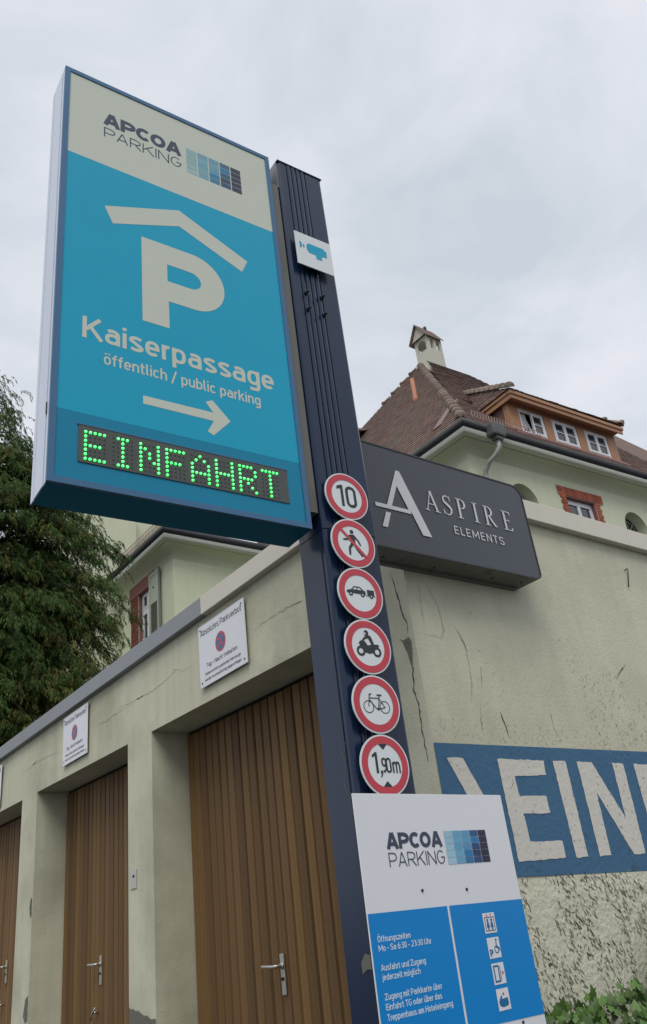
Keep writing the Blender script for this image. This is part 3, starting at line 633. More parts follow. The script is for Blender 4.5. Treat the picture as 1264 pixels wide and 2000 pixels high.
# ---- six round prohibition plates
def round_sign(i, zc, label, draw):
    t = Thing('prohibition_sign', label, 'sign', (1.760, D-.03, H+zc), T, 'round prohibition signs on the pylon')
    cx, cz = 1.760, H+zc; dpl = D-.034
    q = MB(); c = circ(cx, cz, .1018, 48); q.add([(a, dpl, b) for a, b in c]+[(a, dpl+.004, b) for a, b in c], [tuple(range(48)), tuple(range(95, 47, -1))]+[(k, k+48, (k+1) % 48+48, (k+1) % 48) for k in range(48)], 'plate_white')
    t.part('plate', q)
    q = MB(); q.box((cx-.015, dpl+.0045, cz-.06), (cx+.015, D-.004, cz+.06), 'plate_back'); t.part('bracket', q)
    fn = lambda u, z, d=0: (cx+u*.1018, dpl-.0010-d, cz+z*.1018)
    q = MB(); fill(q, [circ(0, 0, .945, 64), circ(0, 0, .70, 64)], fn, 'plate_red', .0002); t.part('red_ring', q)
    q = MB(); draw(q, fn); t.part('symbol', q)
K = 'plate_black'
def s10(q, fn):
    fill(q, [[(-.44,.25),(-.44,.38),(-.26,.46),(-.15,.46),(-.15,-.46),(-.275,-.46),(-.275,.31)]], fn, K)
    def ob(rx, rz, ry): return [(.20+rx*math.cos(R(a))*1.0, (rz if math.sin(R(a)) > 0 else -rz)+ry*math.sin(R(a))) for a in range(0, 360, 12)]
    fill(q, [ob(.25, .23, .235), ob(.125, .23, .11)], fn, K)
def sped(q, fn):
    disc(q, -.02, .47, .085, fn, K)
    fill(q, [[(-.16,.34),(.06,.36),(.12,.30),(.10,.12),(.08,-.05),(-.10,-.05),(-.09,.12),(-.12,.24)]], fn, K)
    stroke(q, [(-.14,.30),(-.24,.14),(-.45,.10)], .075, fn, K, .0002)
    stroke(q, [(.06,.31),(.24,.12),(.32,-.06)], .07, fn, K, .0002)
    stroke(q, [(-.05,-.02),(-.20,-.22),(-.22,-.50)], [.12,.10,.08], fn, K, .0003)
    stroke(q, [(.04,-.02),(.16,-.25),(.36,-.50)], [.12,.10,.08], fn, K, .0004)
    stroke(q, [(-.56,.56),(.53,-.53)], .12, fn, 'plate_red', .0006)
def scar(q, fn):
    fill(q, [[(-.62,-.02),(-.60,.07),(-.40,.12),(-.27,.25),(.0,.25),(.14,.12),(.22,.10),(.23,-.04)], [(-.35,.12),(-.25,.21),(-.16,.21),(-.16,.12)], [(-.12,.12),(-.12,.21),(-.02,.21),(.08,.12)]], fn, K)
    for a in (-.44, .08): disc(q, a, -.05, .092, fn, K, .0002); disc(q, a, -.05, .03, fn, 'plate_white', .0004)
    fill(q, [[(.30,.17),(.62,.17),(.62,-.04),(.30,-.04)]], fn, K); stroke(q, [(.22,-.07),(.66,-.07)], .025, fn, K, .0001)
    disc(q, .47, -.08, .085, fn, K, .0002); disc(q, .47, -.08, .03, fn, 'plate_white', .0004)
def smoto(q, fn):
    for a, b in ((-.34, -.18), (.36, -.18)): fill(q, [circ(a, b, .185, 24), circ(a, b, .10, 20)], fn, K, .0001)
    fill(q, [[(-.40,.12),(-.30,.20),(-.12,.18),(-.02,.04),(.20,.08),(.40,.10),(.50,.06),(.42,-.02),(.30,-.04),(.20,-.22),(.02,-.26),(-.16,-.22),(-.20,-.04),(-.36,.02)]], fn, K, .0003)
    stroke(q, [(-.24,.18),(-.12,.30),(.0,.37),(.10,.34),(.18,.16),(.22,.04)], [.07,.08,.12,.14,.13,.12], fn, K, .0005)
    disc(q, -.02, .50, .10, fn, K, .0006); fill(q, [[(-.14,.50),(-.05,.50),(-.05,.44),(-.13,.44)]], fn, 'plate_white', .0008)
def sbike(q, fn):
    for a in (-.34, .34): fill(q, [circ(a, -.10, .215, 30), circ(a, -.10, .188, 30)], fn, K, .0001)
    for k, (pts, w) in enumerate((([(-.34,-.10),(-.28,.22),(-.22,.34),(-.16,.34)], .032), ([(-.28,.20),(.12,.20)], .032), ([(-.27,.14),(-.02,-.16),(.06,-.18),(.36,-.10)], .034), ([(.06,-.18),(.16,.30)], .034), ([(.14,.18),(.34,-.10)], .028), ([(.05,.31),(.26,.31)], .05), ([(-.24,.34),(-.30,.30)], .03))):
        stroke(q, pts, w, fn, K, .0002+k*.0001)
    disc(q, .06, -.16, .05, fn, K, .0010)
def s190(q, fn):
    fill(q, [[(-.50,.24),(-.50,.33),(-.36,.42),(-.29,.42),(-.29,-.25),(-.385,-.25),(-.385,.30)]], fn, K)
    fill(q, [[(-.22,-.17),(-.13,-.17),(-.13,-.27),(-.19,-.38),(-.24,-.38),(-.19,-.26),(-.22,-.25)]], fn, K)
    def ob(c, b, rx, rzz, ry): return [(c+rx*math.cos(R(a)), b+(rzz if math.sin(R(a)) > 0 else -rzz)+ry*math.sin(R(a))) for a in range(0, 360, 15)]
    fill(q, [ob(.14, 0, .115, .13, .115), ob(.14, 0, .05, .13, .05)], fn, K)
    fill(q, [ob(-.04+.0, .10, .105, .04, .105), ob(-.04, .10, .042, .04, .042)], fn, K, .0001)
    stroke(q, [(.035,.10),(.02,-.12),(-.05,-.20),(-.11,-.19)], .06, fn, K, .0003)
    stroke(q, [(.32,-.25),(.32,.10)], .06, fn, K, .0001); stroke(q, [(.34,.03),(.39,.10),(.44,.08),(.455,-.0),(.455,-.25)], .058, fn, K, .0002); stroke(q, [(.46,.03),(.51,.10),(.56,.08),(.585,.0),(.585,-.25)], .058, fn, K, .0003)
    fill(q, [[(-.19,.69),(.19,.69),(.0,.50)]], fn, K); fill(q, [[(-.19,-.69),(.19,-.69),(.0,-.50)]], fn, K)
for i, (zc, lb, fn_) in enumerate(((1.490, 'round red ringed sign with a black 10, topmost on the pylon', s10), (1.287, 'round sign with a walking figure crossed out in red', sped),
        (1.083, 'round red ringed sign showing a car with a trailer', scar), (.879, 'round red ringed sign showing a rider on a motorbike', smoto),
        (.672, 'round red ringed sign showing a bicycle', sbike), (.466, 'round red ringed sign reading 1,90m, just above the white board', s190))):
    round_sign(i, zc, lb, fn_)

# ---- information board, turned the other way
TB = R(5.24); BDY = 1.936
ib = Thing('information_board', 'white and blue parking information board fixed in front of the pylon foot', 'sign board', (2.23, BDY, .9), TB)
q = MB(); q.box((1.853, BDY+.0005, .55), (2.603, BDY+.006, H+.3705), 'board_white', .0015); ib.part('board', q)
FI = lambda u, z, d=0: (u, BDY-.0006-d, H+z)
q = MB(); fill(q, [[(1.8535,.029),(2.207,.0265),(2.205,-.315),(1.8535,-.318)]], FI, 'board_blue'); fill(q, [[(2.2175,.0265),(2.6025,.0215),(2.6025,-.3235),(2.2155,-.315)]], FI, 'board_blue')
ib.part('blue_fields', q)
q = MB(); text(q, 'APCOA', FI, 1.973, .2035, .048, 'dark_print', .262, w=.24, geo=True); ib.part('lettering', q, label='bold dark capitals on white'); q = MB(); text(q, 'PARKING', FI, 1.974, .151, .042, 'dark_print', .262, w=.085, geo=True); ib.part('lettering', q, label='thin dark capitals on white')
q = MB(); logo(q, FI, 2.250, 2.474, .147, .252, 0, .05, SHADE_B); ib.part('logo_squares', q)
q = MB()
for s_, z, w in (('Öffnungszeiten', -.0475, .140), ('Mo - Sa 6:30 - 23:30 Uhr', -.0715, .228), ('Ausfahrt und Zugang', -.121, .190), ('jederzeit möglich', -.145, .161), ('Zugang mit Parkkarte über', -.194, .245), ('Einfahrt TG oder über das', -.219, .238), ('Treppenhaus am Hoteleingang', -.2445, .281)):
    q = MB(); text(q, s_, FI, 1.880, z, .0165, 'board_text', w, w=.15, d=.0006); ib.part('text_line', q)
def icon(zc, draw):
    q = MB(); a0, a1, b0, b1 = 2.372, 2.434, zc-.030, zc+.030
    fn = lambda u, z, d=0: (a0+u*(a1-a0), BDY-.0016-d, H+b0+z*(b1-b0))
    q.add([fn(0,0), fn(1,0), fn(1,1), fn(0,1)], [(0,1,2,3)], 'board_white'); draw(q, lambda u, z, d=0: fn(u, z, d+.0004)); ib.part('pictogram', q)
I_ = 'icon_blue'
def i_lift(q, fn):
    stroke(q, [(.12,.12),(.88,.12),(.88,.78),(.12,.78)], .05, fn, 'bracket_grey', 0, True)
    for c in (.34, .66): disc(q, c, .64, .08, fn, I_, .0002); fill(q, [[(c-.13,.28),(c-.07,.55),(c+.07,.55),(c+.13,.28),(c+.06,.28),(c+.05,.16),(c-.05,.16),(c-.06,.28)]], fn, I_, .0002)
    fill(q, [[(.34,.95),(.42,.84),(.26,.84)]], fn, 'icon_red'); fill(q, [[(.58,.95),(.74,.95),(.66,.84)]], fn, 'icon_red')
def i_wc(q, fn):
    text(q, 'P', fn, .10, .10, .34, I_, .26, w=.25); disc(q, .74, .86, .07, fn, I_)
    stroke(q, [(.72,.76),(.70,.50),(.88,.48),(.94,.34)], .08, fn, I_, .0002); fill(q, [circ(.68, .40, .19, 20), circ(.68, .40, .13, 20)], fn, I_, .0003)
def i_exit(q, fn):
    stroke(q, [(.16,.14),(.16,.86),(.52,.86),(.52,.14)], .09, fn, I_, 0, True); stroke(q, [(.64,.14),(.64,.86)], .05, fn, I_); fill(q, [[(.76,.62),(.92,.50),(.76,.38)]], fn, 'icon_red')
def i_hand(q, fn):
    fill(q, [[(.16,.22),(.10,.40),(.26,.62),(.36,.70),(.42,.62),(.36,.52),(.62,.54),(.84,.56),(.88,.30),(.80,.18),(.40,.14)]], fn, I_); disc(q, .55, .74, .07, fn, 'icon_red')
for zc, d_ in ((-.038, i_lift), (-.111, i_wc), (-.185, i_exit), (-.257, i_hand)): icon(zc, d_)
for a, b in ((2.103, .078), (2.318, .069), (2.481, -.331), (2.0, -.335)):
    q = MB(); q.tube([(a, BDY+.0005, H+b), (a, BDY-.003, H+b)], .0045, 'black_bolt', 10); ib.part('screw', q)
q = MB(); q.box((1.90, BDY+.0065, 1.2), (1.93, BDY+.045, 1.24), 'plate_back'); q.box((1.90, BDY+.0065, .75), (1.93, BDY+.045, .79), 'plate_back'); q.box((2.12, BDY+.0065, 0), (2.16, BDY+.028, 1.6), 'plate_back'); ib.part('support', q)

# ================================================================== HOTEL SIGN BOX
AY = 2.50
asp = Thing('shop_sign_box', 'dark grey box sign with white serif lettering on the side wall', 'sign', (2.87, 2.58, 3.02))
def rr(x0, x1, z0, z1, rTR, cBR):
    p = [(x0, z0), (x1-cBR, z0)]+[(x1-cBR+cBR*math.sin(R(t)), z0+cBR-cBR*math.cos(R(t))) for t in range(15, 91, 15)]
    p += [(x1-rTR+rTR*math.cos(R(t)), z1-rTR+rTR*math.sin(R(t))) for t in range(0, 91, 15)]+[(x0, z1)]
    return p
x0a, x1a, z0a, z1a = 2.12, 3.452, H+1.522, H+2.088
SH = lambda u, z: (u, z)
q = MB(); P_ = rr(x0a, x1a, z0a, z1a, .07, .035); fnA = lambda u, z, d: (u, AY+d, z)
q.prism(P_, fnA, .004, .152, 'aspire_rim', 'aspire_under'); asp.part('box', q)
q = MB(); Pi = rr(x0a+.006, x1a-.007, z0a+.007, z1a-.008, .064, .03); fill(q, [P_, Pi], fnA, 'aspire_rim', .0); 
n = len(P_); q.add([fnA(u, z, .0) for u, z in P_]+[fnA(u, z, .0039) for u, z in P_], [(i, i+n, (i+1) % n+n, (i+1) % n) for i in range(n)], 'aspire_text' if 0 else 'aspire_rim'); asp.part('rim', q)
q = MB(); fill(q, [Pi], fnA, 'aspire_face', .003); asp.part('face', q)
q = MB(); q.box((x0a+.05, AY+.135, z0a-.012), (x1a-.06, 2.6595, z0a-.0005), 'aspire_under'); asp.part('mounting_rail', q)
for a in (2.30, 2.42, 2.75, 3.15, 3.36):
    yb = AY+.05+.05*random.random(); q = MB(); q.tube([(a, yb, z0a), (a, yb, z0a-.003)], .007, 'black_bolt', 8); asp.part('screw', q)
FA = lambda u, z, d=0: (u, AY-.0012-d, H+z)
q = MB(); fill(q, [[(2.503,1.962),(2.527,1.962),(2.673,1.627),(2.614,1.627),(2.558,1.751),(2.4385,1.748),(2.4395,1.7485),(2.432,1.745),(2.409,1.748)]], FA, 'aspire_text')
q = MB()
fill(q, [[(2.503,1.962),(2.527,1.962),(2.673,1.627),(2.614,1.627),(2.559,1.751),(2.561,1.731),(2.337,1.731),(2.337,1.752),(2.410,1.752)], [(2.4405,1.752),(2.4935,1.872),(2.5465,1.752)]], FA, 'aspire_text')
fill(q, [[(2.396,1.711),(2.426,1.711),(2.392,1.628),(2.360,1.628)]], FA, 'aspire_text'); asp.part('emblem', q, label='large open letter A')
q = MB()
def glyph(ch, u0, z0, h):
    fn = lambda a, b, d=0: FA(u0+a*h, z0+b*h, d); tk, th_ = .13, .045; mt = 'aspire_text'
    def ser(cx, z, w, k=0): fill(q, [[(cx-w/2, z), (cx+w/2, z), (cx+w/2, z+.035), (cx-w/2, z+.035)]], fn, mt, .0010+k*.0003)
    if ch == 'A':
        stroke(q, [(.10,.02),(.40,.97)], .05, fn, mt, 0); stroke(q, [(.40,1.0),(.70,.02)], .12, fn, mt, .0003); stroke(q, [(.20,.34),(.58,.34)], .04, fn, mt, .0006); ser(.09, 0, .26); ser(.71, 0, .30, 1)
    if ch == 'S':
        pts = [(.50,.80),(.44,.92),(.30,.975),(.16,.92),(.10,.79),(.14,.66),(.28,.56),(.42,.46),(.52,.34),(.50,.18),(.40,.06),(.26,.02),(.12,.08),(.05,.22)]
        stroke(q, pts, [.03,.04,.05,.06,.09,.12,.14,.14,.12,.09,.06,.05,.04,.03], fn, mt); stroke(q, [(.50,.98),(.50,.72)], .03, fn, mt, .0004); stroke(q, [(.045,.28),(.045,.02)], .03, fn, mt, .0005)
    if ch in 'PRIE':
        stroke(q, [(.18,0),(.18,1)], tk, fn, mt); ser(.18, 0, .34); ser(.18, .965, .34, 1)
    if ch in 'PR':
        pts = [(.24,.975),(.38,.97),(.50,.90),(.55,.76),(.51,.62),(.40,.53),(.24,.51)]; stroke(q, pts, [.03,.045,.09,.13,.10,.05,.035], fn, mt, .0006)
    if ch == 'R': stroke(q, [(.34,.52),(.50,.26),(.68,.03)], [.10,.12,.11], fn, mt, .0004); ser(.70, 0, .18, 3)
    if ch == 'E':
        stroke(q, [(.2,.98),(.58,.98)], .04, fn, mt, .0006); stroke(q, [(.2,.52),(.46,.52)], .04, fn, mt, .0006); stroke(q, [(.2,.02),(.60,.02)], .04, fn, mt, .0006)
        fill(q, [[(.58,1.0),(.60,.78),(.50,.97)]], fn, mt, .0008); fill(q, [[(.62,.22),(.60,.0),(.48,.03)]], fn, mt, .0008); fill(q, [[(.46,.62),(.48,.42),(.42,.52)]], fn, mt, .0008)
for c_, u in zip('ASPIRE', (2.668, 2.790, 2.890, 3.008, 3.090, 3.232)):
    q = MB(); glyph(c_, u, 1.779, .115); asp.part('letter', q)
q = MB(); text(q, 'ELEMENTS', FA, 2.842, 1.679, .046, 'aspire_text', .362, w=.125, track=.16); asp.part('lettering', q, label='small white sans serif capitals')

# ================================================================== HOUSE
A = Vector((11.847, 9.59, 10.85)); B = Vector((8.282, 16.584, 10.85)); tu = R(-2.8)
U = Vector((math.cos(tu), math.sin(tu), 0)); Nn = Vector((-math.sin(tu), math.cos(tu), 0)); Yv = Vector((0, 1, 0)); Zv = Vector((0, 0, 1))
def HF(a, z, off=.45, d=0): return A+U*a+Nn*(off-d)+Zv*(z-A.z)     # main front, a along it, z absolute
OH = .45
ho = Thing('villa', 'pale green rendered villa with a steep brown tiled roof and orange dormer', 'house', (13, 12, 0))
apex = Vector((19.086, 16.829, 19.79))
# walls
hw = MB()
WA = A+U*OH/1.0+Nn*OH; WA.x = A.x+OH; WA.y = A.y+OH-.02
def wallfront(loops_holes, a0, a1, z0, z1):
    lp = [[(a0, z0), (a1, z0), (a1, z1), (a0, z1)]]+loops_holes
    fill(hw, lp, lambda u, z, d=0: tuple(HF(u, z)), 'house_wall')
arch = lambda c: [(c+.44*math.cos(R(t)), 9.47+.44*math.sin(R(t))) for t in range(0, 181, 12)]+[(c-.44, 9.0), (c+.44, 9.0)]
wrect = [(3.40, 8.3), (4.43, 8.3), (4.43, 9.875), (3.40, 9.875)]
wallfront([arch(1.95), arch(5.89), wrect], .45, 13, 0, 10.5)
def reveal(loop, dep, mt):
    n = len(loop)
    for i in range(n):
        p, q_ = loop[i], loop[(i+1) % n]; hw.quad(HF(*p), HF(*q_), HF(*q_, .45, -dep), HF(*p, .45, -dep), mt)
reveal(arch(1.95), .28, 'house_wall'); reveal(arch(5.89), .28, 'house_wall'); reveal(wrect, .22, 'stone_red')
p0 = HF(.45, 0); hw.quad(p0, (p0.x, 17.03, 0), (p0.x, 17.03, 10.5), (p0.x, p0.y, 10.5), 'house_wall')
# wing: left wall with window hole, front wall
WX, WY = B.x+OH, B.y+OH
FW = lambda u, z, d=0: (WX-d, B.y+u, B.z+z)
whole = [(1.72, -2.9), (2.47, -2.9), (2.47, -.83), (1.72, -.83)]
fill(hw, [[(.45, -10.85), (3.62, -10.85), (3.62, -.3), (.45, -.3)], whole], FW, 'house_wall')
for i in range(4):
    p, q_ = whole[i], whole[(i+1) % 4]; hw.quad(FW(*p), FW(*q_), FW(*q_, -.24), FW(*p, -.24), 'stone_red')
hw.quad((WX, WY, 0), (13, WY, 0), (13, WY, 10.5), (WX, WY, 10.5), 'house_wall')
hw.quad((WX, B.y+3.62, 0), (WX+3, B.y+3.62, 0), (WX+3, B.y+3.62, 10.5), (WX, B.y+3.62, 10.5), 'house_wall')
ho.part('wall', hw)
# rear taller block
rb = MB(); rb.box((6.7, 20.4, 0), (9.28, 27, 13.4), 'house_wall'); rb.box((9.285, 20.8, 0), (12.5, 26.8, 14.6), 'house_wall')

ho.part('rear_wall', rb)
# cornice, gutter swept round the corners
def sweep(path_pts, prof, mt, closed_prof=False):
    """path: list of (point, outward-miter vector) ; prof: (o,z) with o = outward from eave line (negative = inwards)"""
    mb = MB(); vs = []; n = len(prof)
    for p, mv in path_pts:
        for o, z in prof: vs.append(p+mv*o+Zv*z)
    fs = []
    for i in range(len(path_pts)-1):
        for k in range(n-1 if not closed_prof else n): fs.append((i*n+k, i*n+(k+1) % n, (i+1)*n+(k+1) % n, (i+1)*n+k))
    mb.add(vs, fs, mt, True); return mb
Lout = Vector((-1, 0, 0)); Fout = -Nn
main_path = [(Vector((A.x, 17.0, A.z)), Lout), (A, (Lout+Fout)), (A+U*13, Fout)]
wing_path = [(Vector((B.x, B.y+3.62, B.z)), Lout), (B, Vector((-1, -1, 0))), (Vector((13, B.y, B.z)), Vector((0, -1, 0)))]
cove = [(-.02, -.165), (.0, -.20), (-.02, -.235), (-.035, -.285), (-.06, -.29), (-.12, -.30)]+[(-.12-.33*math.sin(R(t)), -.62+.32*math.cos(R(t))) for t in range(0, 91, 10)]
gut = [(-.10, -.02), (-.09, -.13), (-.04, -.165), (.02, -.16), (.06, -.11), (.07, -.02), (.055, -.0), (.045, -.03), (-.09, -.03)]
for pth in (main_path, wing_path):
    ho.part('cornice', sweep(pth, cove, 'cornice' if 0 else 'house_wall')); 
    ho.part('cornice_moulding', sweep(pth, [(-.02, -.162), (.004, -.17), (.004, -.215), (-.012, -.24), (-.012, -.283), (-.06, -.287), (-.14, -.303)], 'cornice'))
    ho.part('gutter', sweep(pth, gut, 'gutter', True))
# roof
roof_mb = MB()
ridge_end = apex+U*9
NLft = Vector((-(apex.z-A.z), 0, (apex.x-A.x))).normalized()
farL = Vector((A.x, A.y+15.0, A.z)); backc = Vector((A.x+1.0, A.y+12.2, A.z+1.2))
hip2 = Vector((17.12, 18.2, 17.36)); d2 = (hip2-apex); foot2 = apex+d2*((A.z+.3-apex.z)/d2.z)
roof_mb.add([A, apex, foot2, (A.x, foot2.y, A.z+.3)], [(0,3,2,1)], 'tile')
roof_mb.add([A, A+U*13, ridge_end, apex], [(0,1,2,3)], 'tile')
roof_mb.add([apex, ridge_end, ridge_end+Vector((0,7,-9)), foot2], [(0,1,2,3)], 'tile')
roof = ho.part('roof', roof_mb)
def tiles(O, e1, e2, nrm, inside, n1, n2, w=.17, h=.155, name='roof_tile_courses', lift=.02):
    mb = MB(); t = .011
    for j in range(n2):
        for i in range(-1, n1):
            u0 = (i+.5*(j % 2))*w; v0 = j*h; c = O+e1*(u0+w/2)+e2*(v0+h/2)
            if not inside(u0+w/2, v0+h/2): continue
            k = random.uniform(.9, 1.15); g_ = w*.02; dz = random.uniform(-.003, .003)
            p = lambda a, b, l: O+e1*(u0+a)+e2*(v0+b+dz)+nrm*l
            vs = [p(g_, 0, t*2.0*k+lift), p(w-g_, 0, t*2.0*k+lift), p(w-g_, h*1.25, t*.5+lift), p(g_, h*1.25, t*.5+lift), p(g_, 0, t*.7*k+lift-.01), p(w-g_, 0, t*.7*k+lift-.01)]
            mb.add(vs, [(0,1,2,3), (4,5,1,0)], 'tile')
    return ho.part(name, mb, roof, kind='stuff')
e2L = Vector((apex.x-A.x, 0, apex.z-A.z)); LL = e2L.length; e2L.normalize()
def inL(u, v):   # u = y offset, v = up slope
    t = v/LL; lo = t*(apex.y-A.y); ycut = (foot2.y-A.y)+(apex.y-foot2.y)*t
    return u > lo and u < ycut+.1 and t < 1
tiles(A.copy(), Yv, e2L, NLft, inL, 90, int(LL/.19), h=.19)
s_h = (apex-A); e2F = (Nn*(apex.y-A.y)+Zv*(apex.z-A.z)); LF = e2F.length; e2F.normalize(); NF = U.cross(e2F).normalized()
au = s_h.dot(U)
def inF(u, v): t = v/LF; return u > t*au and u < 9 and t < 1 and not (2.4 < u < 6.2 and v < 3.2 and v > .5)
tiles(A.copy(), U, e2F, NF, inF, 56, int(LF/.19), h=.19)
# ridge tiles
rt = MB(); vs = []; n = 9; Lr = .40
for k, (yy_, rr_) in enumerate(((0, .135), (.06, .142), (.13, .100), (Lr+.12, .072))):
    for j in range(n): a = math.pi*j/(n-1); vs.append((rr_*math.cos(a), yy_, rr_*math.sin(a)*.95))
fs = [(k*n+j, k*n+j+1, (k+1)*n+j+1, (k+1)*n+j) for k in range(3) for j in range(n-1)]+[tuple(range(n-1, -1, -1))]
rt.add(vs, fs, 'ridge', True); rt_me = rt.mesh('ridge_tile')
def ridge_line(a, b, up=Zv, spacing=.50, scale=1, lift=.03):
    d = (b-a); Ln = d.length; d.normalize(); n = max(1, int(Ln/spacing)); x_ = d.cross(up).normalized(); z_ = x_.cross(d).normalized()
    rot = Matrix((x_, d, z_)).transposed().to_euler()
    for i in range(n):
        p = a+d*(i*Ln/n)+z_*lift
        r2 = rot.copy(); r2.z += random.uniform(-.05, .05)
        ho.place('ridge_tile', rt_me, p, roof, r2, (scale,)*3)
ridge_line(A+(apex-A)*.015, apex); ridge_line(apex+d2*.66, apex, scale=.8); ridge_line(apex+U*1.5, apex+U*8.5, scale=.85)
# vent pipe and hatch on the hip slope
def LS(y, v, l): return A+Yv*y+e2L*v+NLft*l
q = MB(); pb, pt = Vector((15.353, 13.937, 15.18)), Vector((15.60, 14.12, 16.55))
base = pb+NLft*.02
q.tube([base-Zv*.12, base+Zv*.16, base+Zv*.17, base+Zv*.80], .07, 'clay', 12, [.078, .078, .062, .062]); ho.part('vent_pipe', q, label='orange clay vent pipe')
q = MB(); b0 = Vector((12.206, 10.60, 11.30)); fx = b0+NLft*.06
q.add([fx-Yv*.13, fx+Yv*.13, fx+Yv*.13+e2L*1.25, fx-Yv*.13+e2L*1.25], [(0,1,2,3)], 'flap')
q.add([fx-Yv*.13, fx+Yv*.13, fx+Yv*.13+e2L*1.25, fx-Yv*.13+e2L*1.25]+[v_-NLft*.05 for v_ in (fx-Yv*.13, fx+Yv*.13, fx+Yv*.13+e2L*1.25, fx-Yv*.13+e2L*1.25)], [(0,4,5,1), (1,5,6,2), (2,6,7,3), (3,7,4,0)], 'flap')
ho.part('roof_flashing', q, label='faded red metal strip near the hip')
# small far dormer on the hip slope
q = MB(); c0 = Vector((15.3, 17.3, 15.1))
q.add([c0, c0+Vector((0,.8,0)), c0+Vector((0,.8,.75)), c0+Vector((0,0,.75)), c0+Vector((.8,0,.8)), c0+Vector((.8,.8,.8))], [(0,1,2,3), (0,3,4)], 'orange_wood')
q.add([c0+Vector((-.25,-.15,.75)), c0+Vector((-.25,.95,.75)), c0+Vector((1.1,.95,1.5)), c0+Vector((1.1,-.15,1.3))], [(0,1,2,3)], 'tile')
ho.part('small_dormer', q); 
ridge_line(Vector((15.0, 17.1, 15.85)), Vector((16.3, 17.5, 16.45)), scale=.9, spacing=.2)
# chimney
cx0, cx1, cy0, cy1 = 19.38, 20.12, 16.45, 17.15
ch_ = MB(); ch_.box((cx0, cy0, 18.6), (cx1, cy1, 20.55), 'chimney_wall')
for a, b in ((cx0, cy0), (cx1-.12, cy0), (cx0, cy1-.12), (cx1-.12, cy1-.12)): ch_.box((a, b, 20.5505), (a+.12, b+.12, 21.05), 'chimney_wall')
ch_.box((cx0+.31, cy0+.0005, 20.5505), (cx0+.43, cy0+.12, 21.05), 'chimney_wall'); ch_.box((cx0+.31, cy1-.12, 20.5505), (cx0+.43, cy1-.0005, 21.05), 'chimney_wall')
ch_.box((cx0-.0, cy0, 21.0505), (cx1, cy1, 21.2), 'chimney_wall')
for s_ in (cx0, cx1-.02):   # arched head on the gable sides
    fill(ch_, [[(cy0+.12, 20.8), (cy0+.12, 21.05), (cy1-.12, 21.05), (cy1-.12, 20.8)]+[((cy0+cy1)/2+.23*math.cos(R(t)), 20.8+.23*math.sin(R(t))) for t in range(0, 181, 20)]], lambda u, z, d=0: (s_+.01, u, z), 'chimney_wall')
chm = ho.part('chimney', ch_, roof)
q = MB(); ym = (cy0+cy1)/2; xa, xb = cx0-.20, cx1+.06; ya_, yb_ = cy0-.10, cy1+.10; zt = 21.80; ze = 21.08
q.add([(xa+.1, ya_+.1, ze+.06), (xa+.1, yb_-.1, ze+.06), (xa+.1, ym, zt-.08)], [(0,1,2)], 'mortar')
q.add([(xa, ya_, ze), (xb, ya_, ze), (xb, ym, zt), (xa, ym, zt), (xa, yb_, ze), (xb, yb_, ze)], [(0,1,2,3), (3,2,5,4)], 'tile')
q.add([(xa, ya_, ze-.05), (xb, ya_, ze-.05), (xb, ym, zt-.06), (xa, ym, zt-.06), (xa, yb_, ze-.05), (xb, yb_, ze-.05)], [(0,3,2,1), (3,4,5,2)], 'ridge')
q.add([(xa, ya_, ze), (xa, ya_, ze-.05), (xa, ym, zt-.06), (xa, ym, zt), (xa, yb_, ze-.05), (xa, yb_, ze)], [(0,1,2,3), (3,2,4,5)], 'ridge'); q.add([(xa, ya_, ze), (xb, ya_, ze), (xb, ya_, ze-.05), (xa, ya_, ze-.05)], [(0,1,2,3)], 'ridge')
q.tube([((xa+xb)/2+.1, ym, zt-.05), ((xa+xb)/2+.1, ym, zt+.10)], .06, 'gutter', 8)
ho.part('chimney_cap', q, roof)
q = MB(); q.add([(cx0-.03, cy0-.03, 19.25), (cx1+.03, cy0-.03, 19.25), (cx1+.03, cy0-.03, 19.72), (cx0-.03, cy0-.03, 19.80)], [(0,1,2,3)], 'cornice'); q.add([(cx0-.03, cy0-.03, 19.25), (cx0-.03, cy0-.03, 19.80), (cx0-.03, cy1, 20.0), (cx0-.03, cy1, 19.25)], [(0,1,2,3)], 'cornice'); ho.part('chimney_flashing', q, roof)
# ---- dormer (front plane off=.45)
DO = .45
def DP(a, off, z): return A+U*a+Nn*off+Zv*(z-A.z)
def dbox(mb, a0, a1, o0, o1, z0, z1, mt):
    v = [DP(a, o, z) for z in (z0, z1) for a, o in ((a0,o0),(a1,o0),(a1,o1),(a0,o1))]
    mb.add(v, [(0,3,2,1),(4,5,6,7),(0,1,5,4),(1,2,6,5),(2,3,7,6),(3,0,4,7)], mt)
dz0, dz1 = 11.44, 12.15
q = MB()
for a0, a1 in ((2.17, 2.52), (3.40, 3.68), (4.61, 4.90), (5.80, 6.13)): dbox(q, a0, a1, DO, DO+.16, dz0, dz1, 'orange_wood')
dbox(q, 2.17, 6.13, DO-.01, DO+.16, dz1+.0005, 12.27, 'orange_wood'); dbox(q, 2.17, 6.13, DO-.03, DO+.16, dz0-.05, dz0-.0005, 'orange_wood')
dm = ho.part('dormer', q, label='orange brown timber dormer with three windows')
q = MB(); dbox(q, 2.08, 6.20, .20, .235, 12.16, 12.27, 'orange_wood'); dbox(q, 2.05, 6.23, .17, .235, 12.2705, 12.36, 'orange_wood'); dbox(q, 2.08, 6.20, .2352, DO+.2, 12.2703, 12.29, 'orange_wood')
dbox(q, 2.08, 2.115, .2352, 1.25, 12.16, 12.2700, 'orange_wood'); dbox(q, 2.1152, 2.30, .66, 1.3, 12.2703, 12.29, 'orange_wood'); dbox(q, 2.05, 2.115, .2352, 1.35, 12.2905, 12.36, 'orange_wood'); ho.part('dormer_eaves', q, dm)
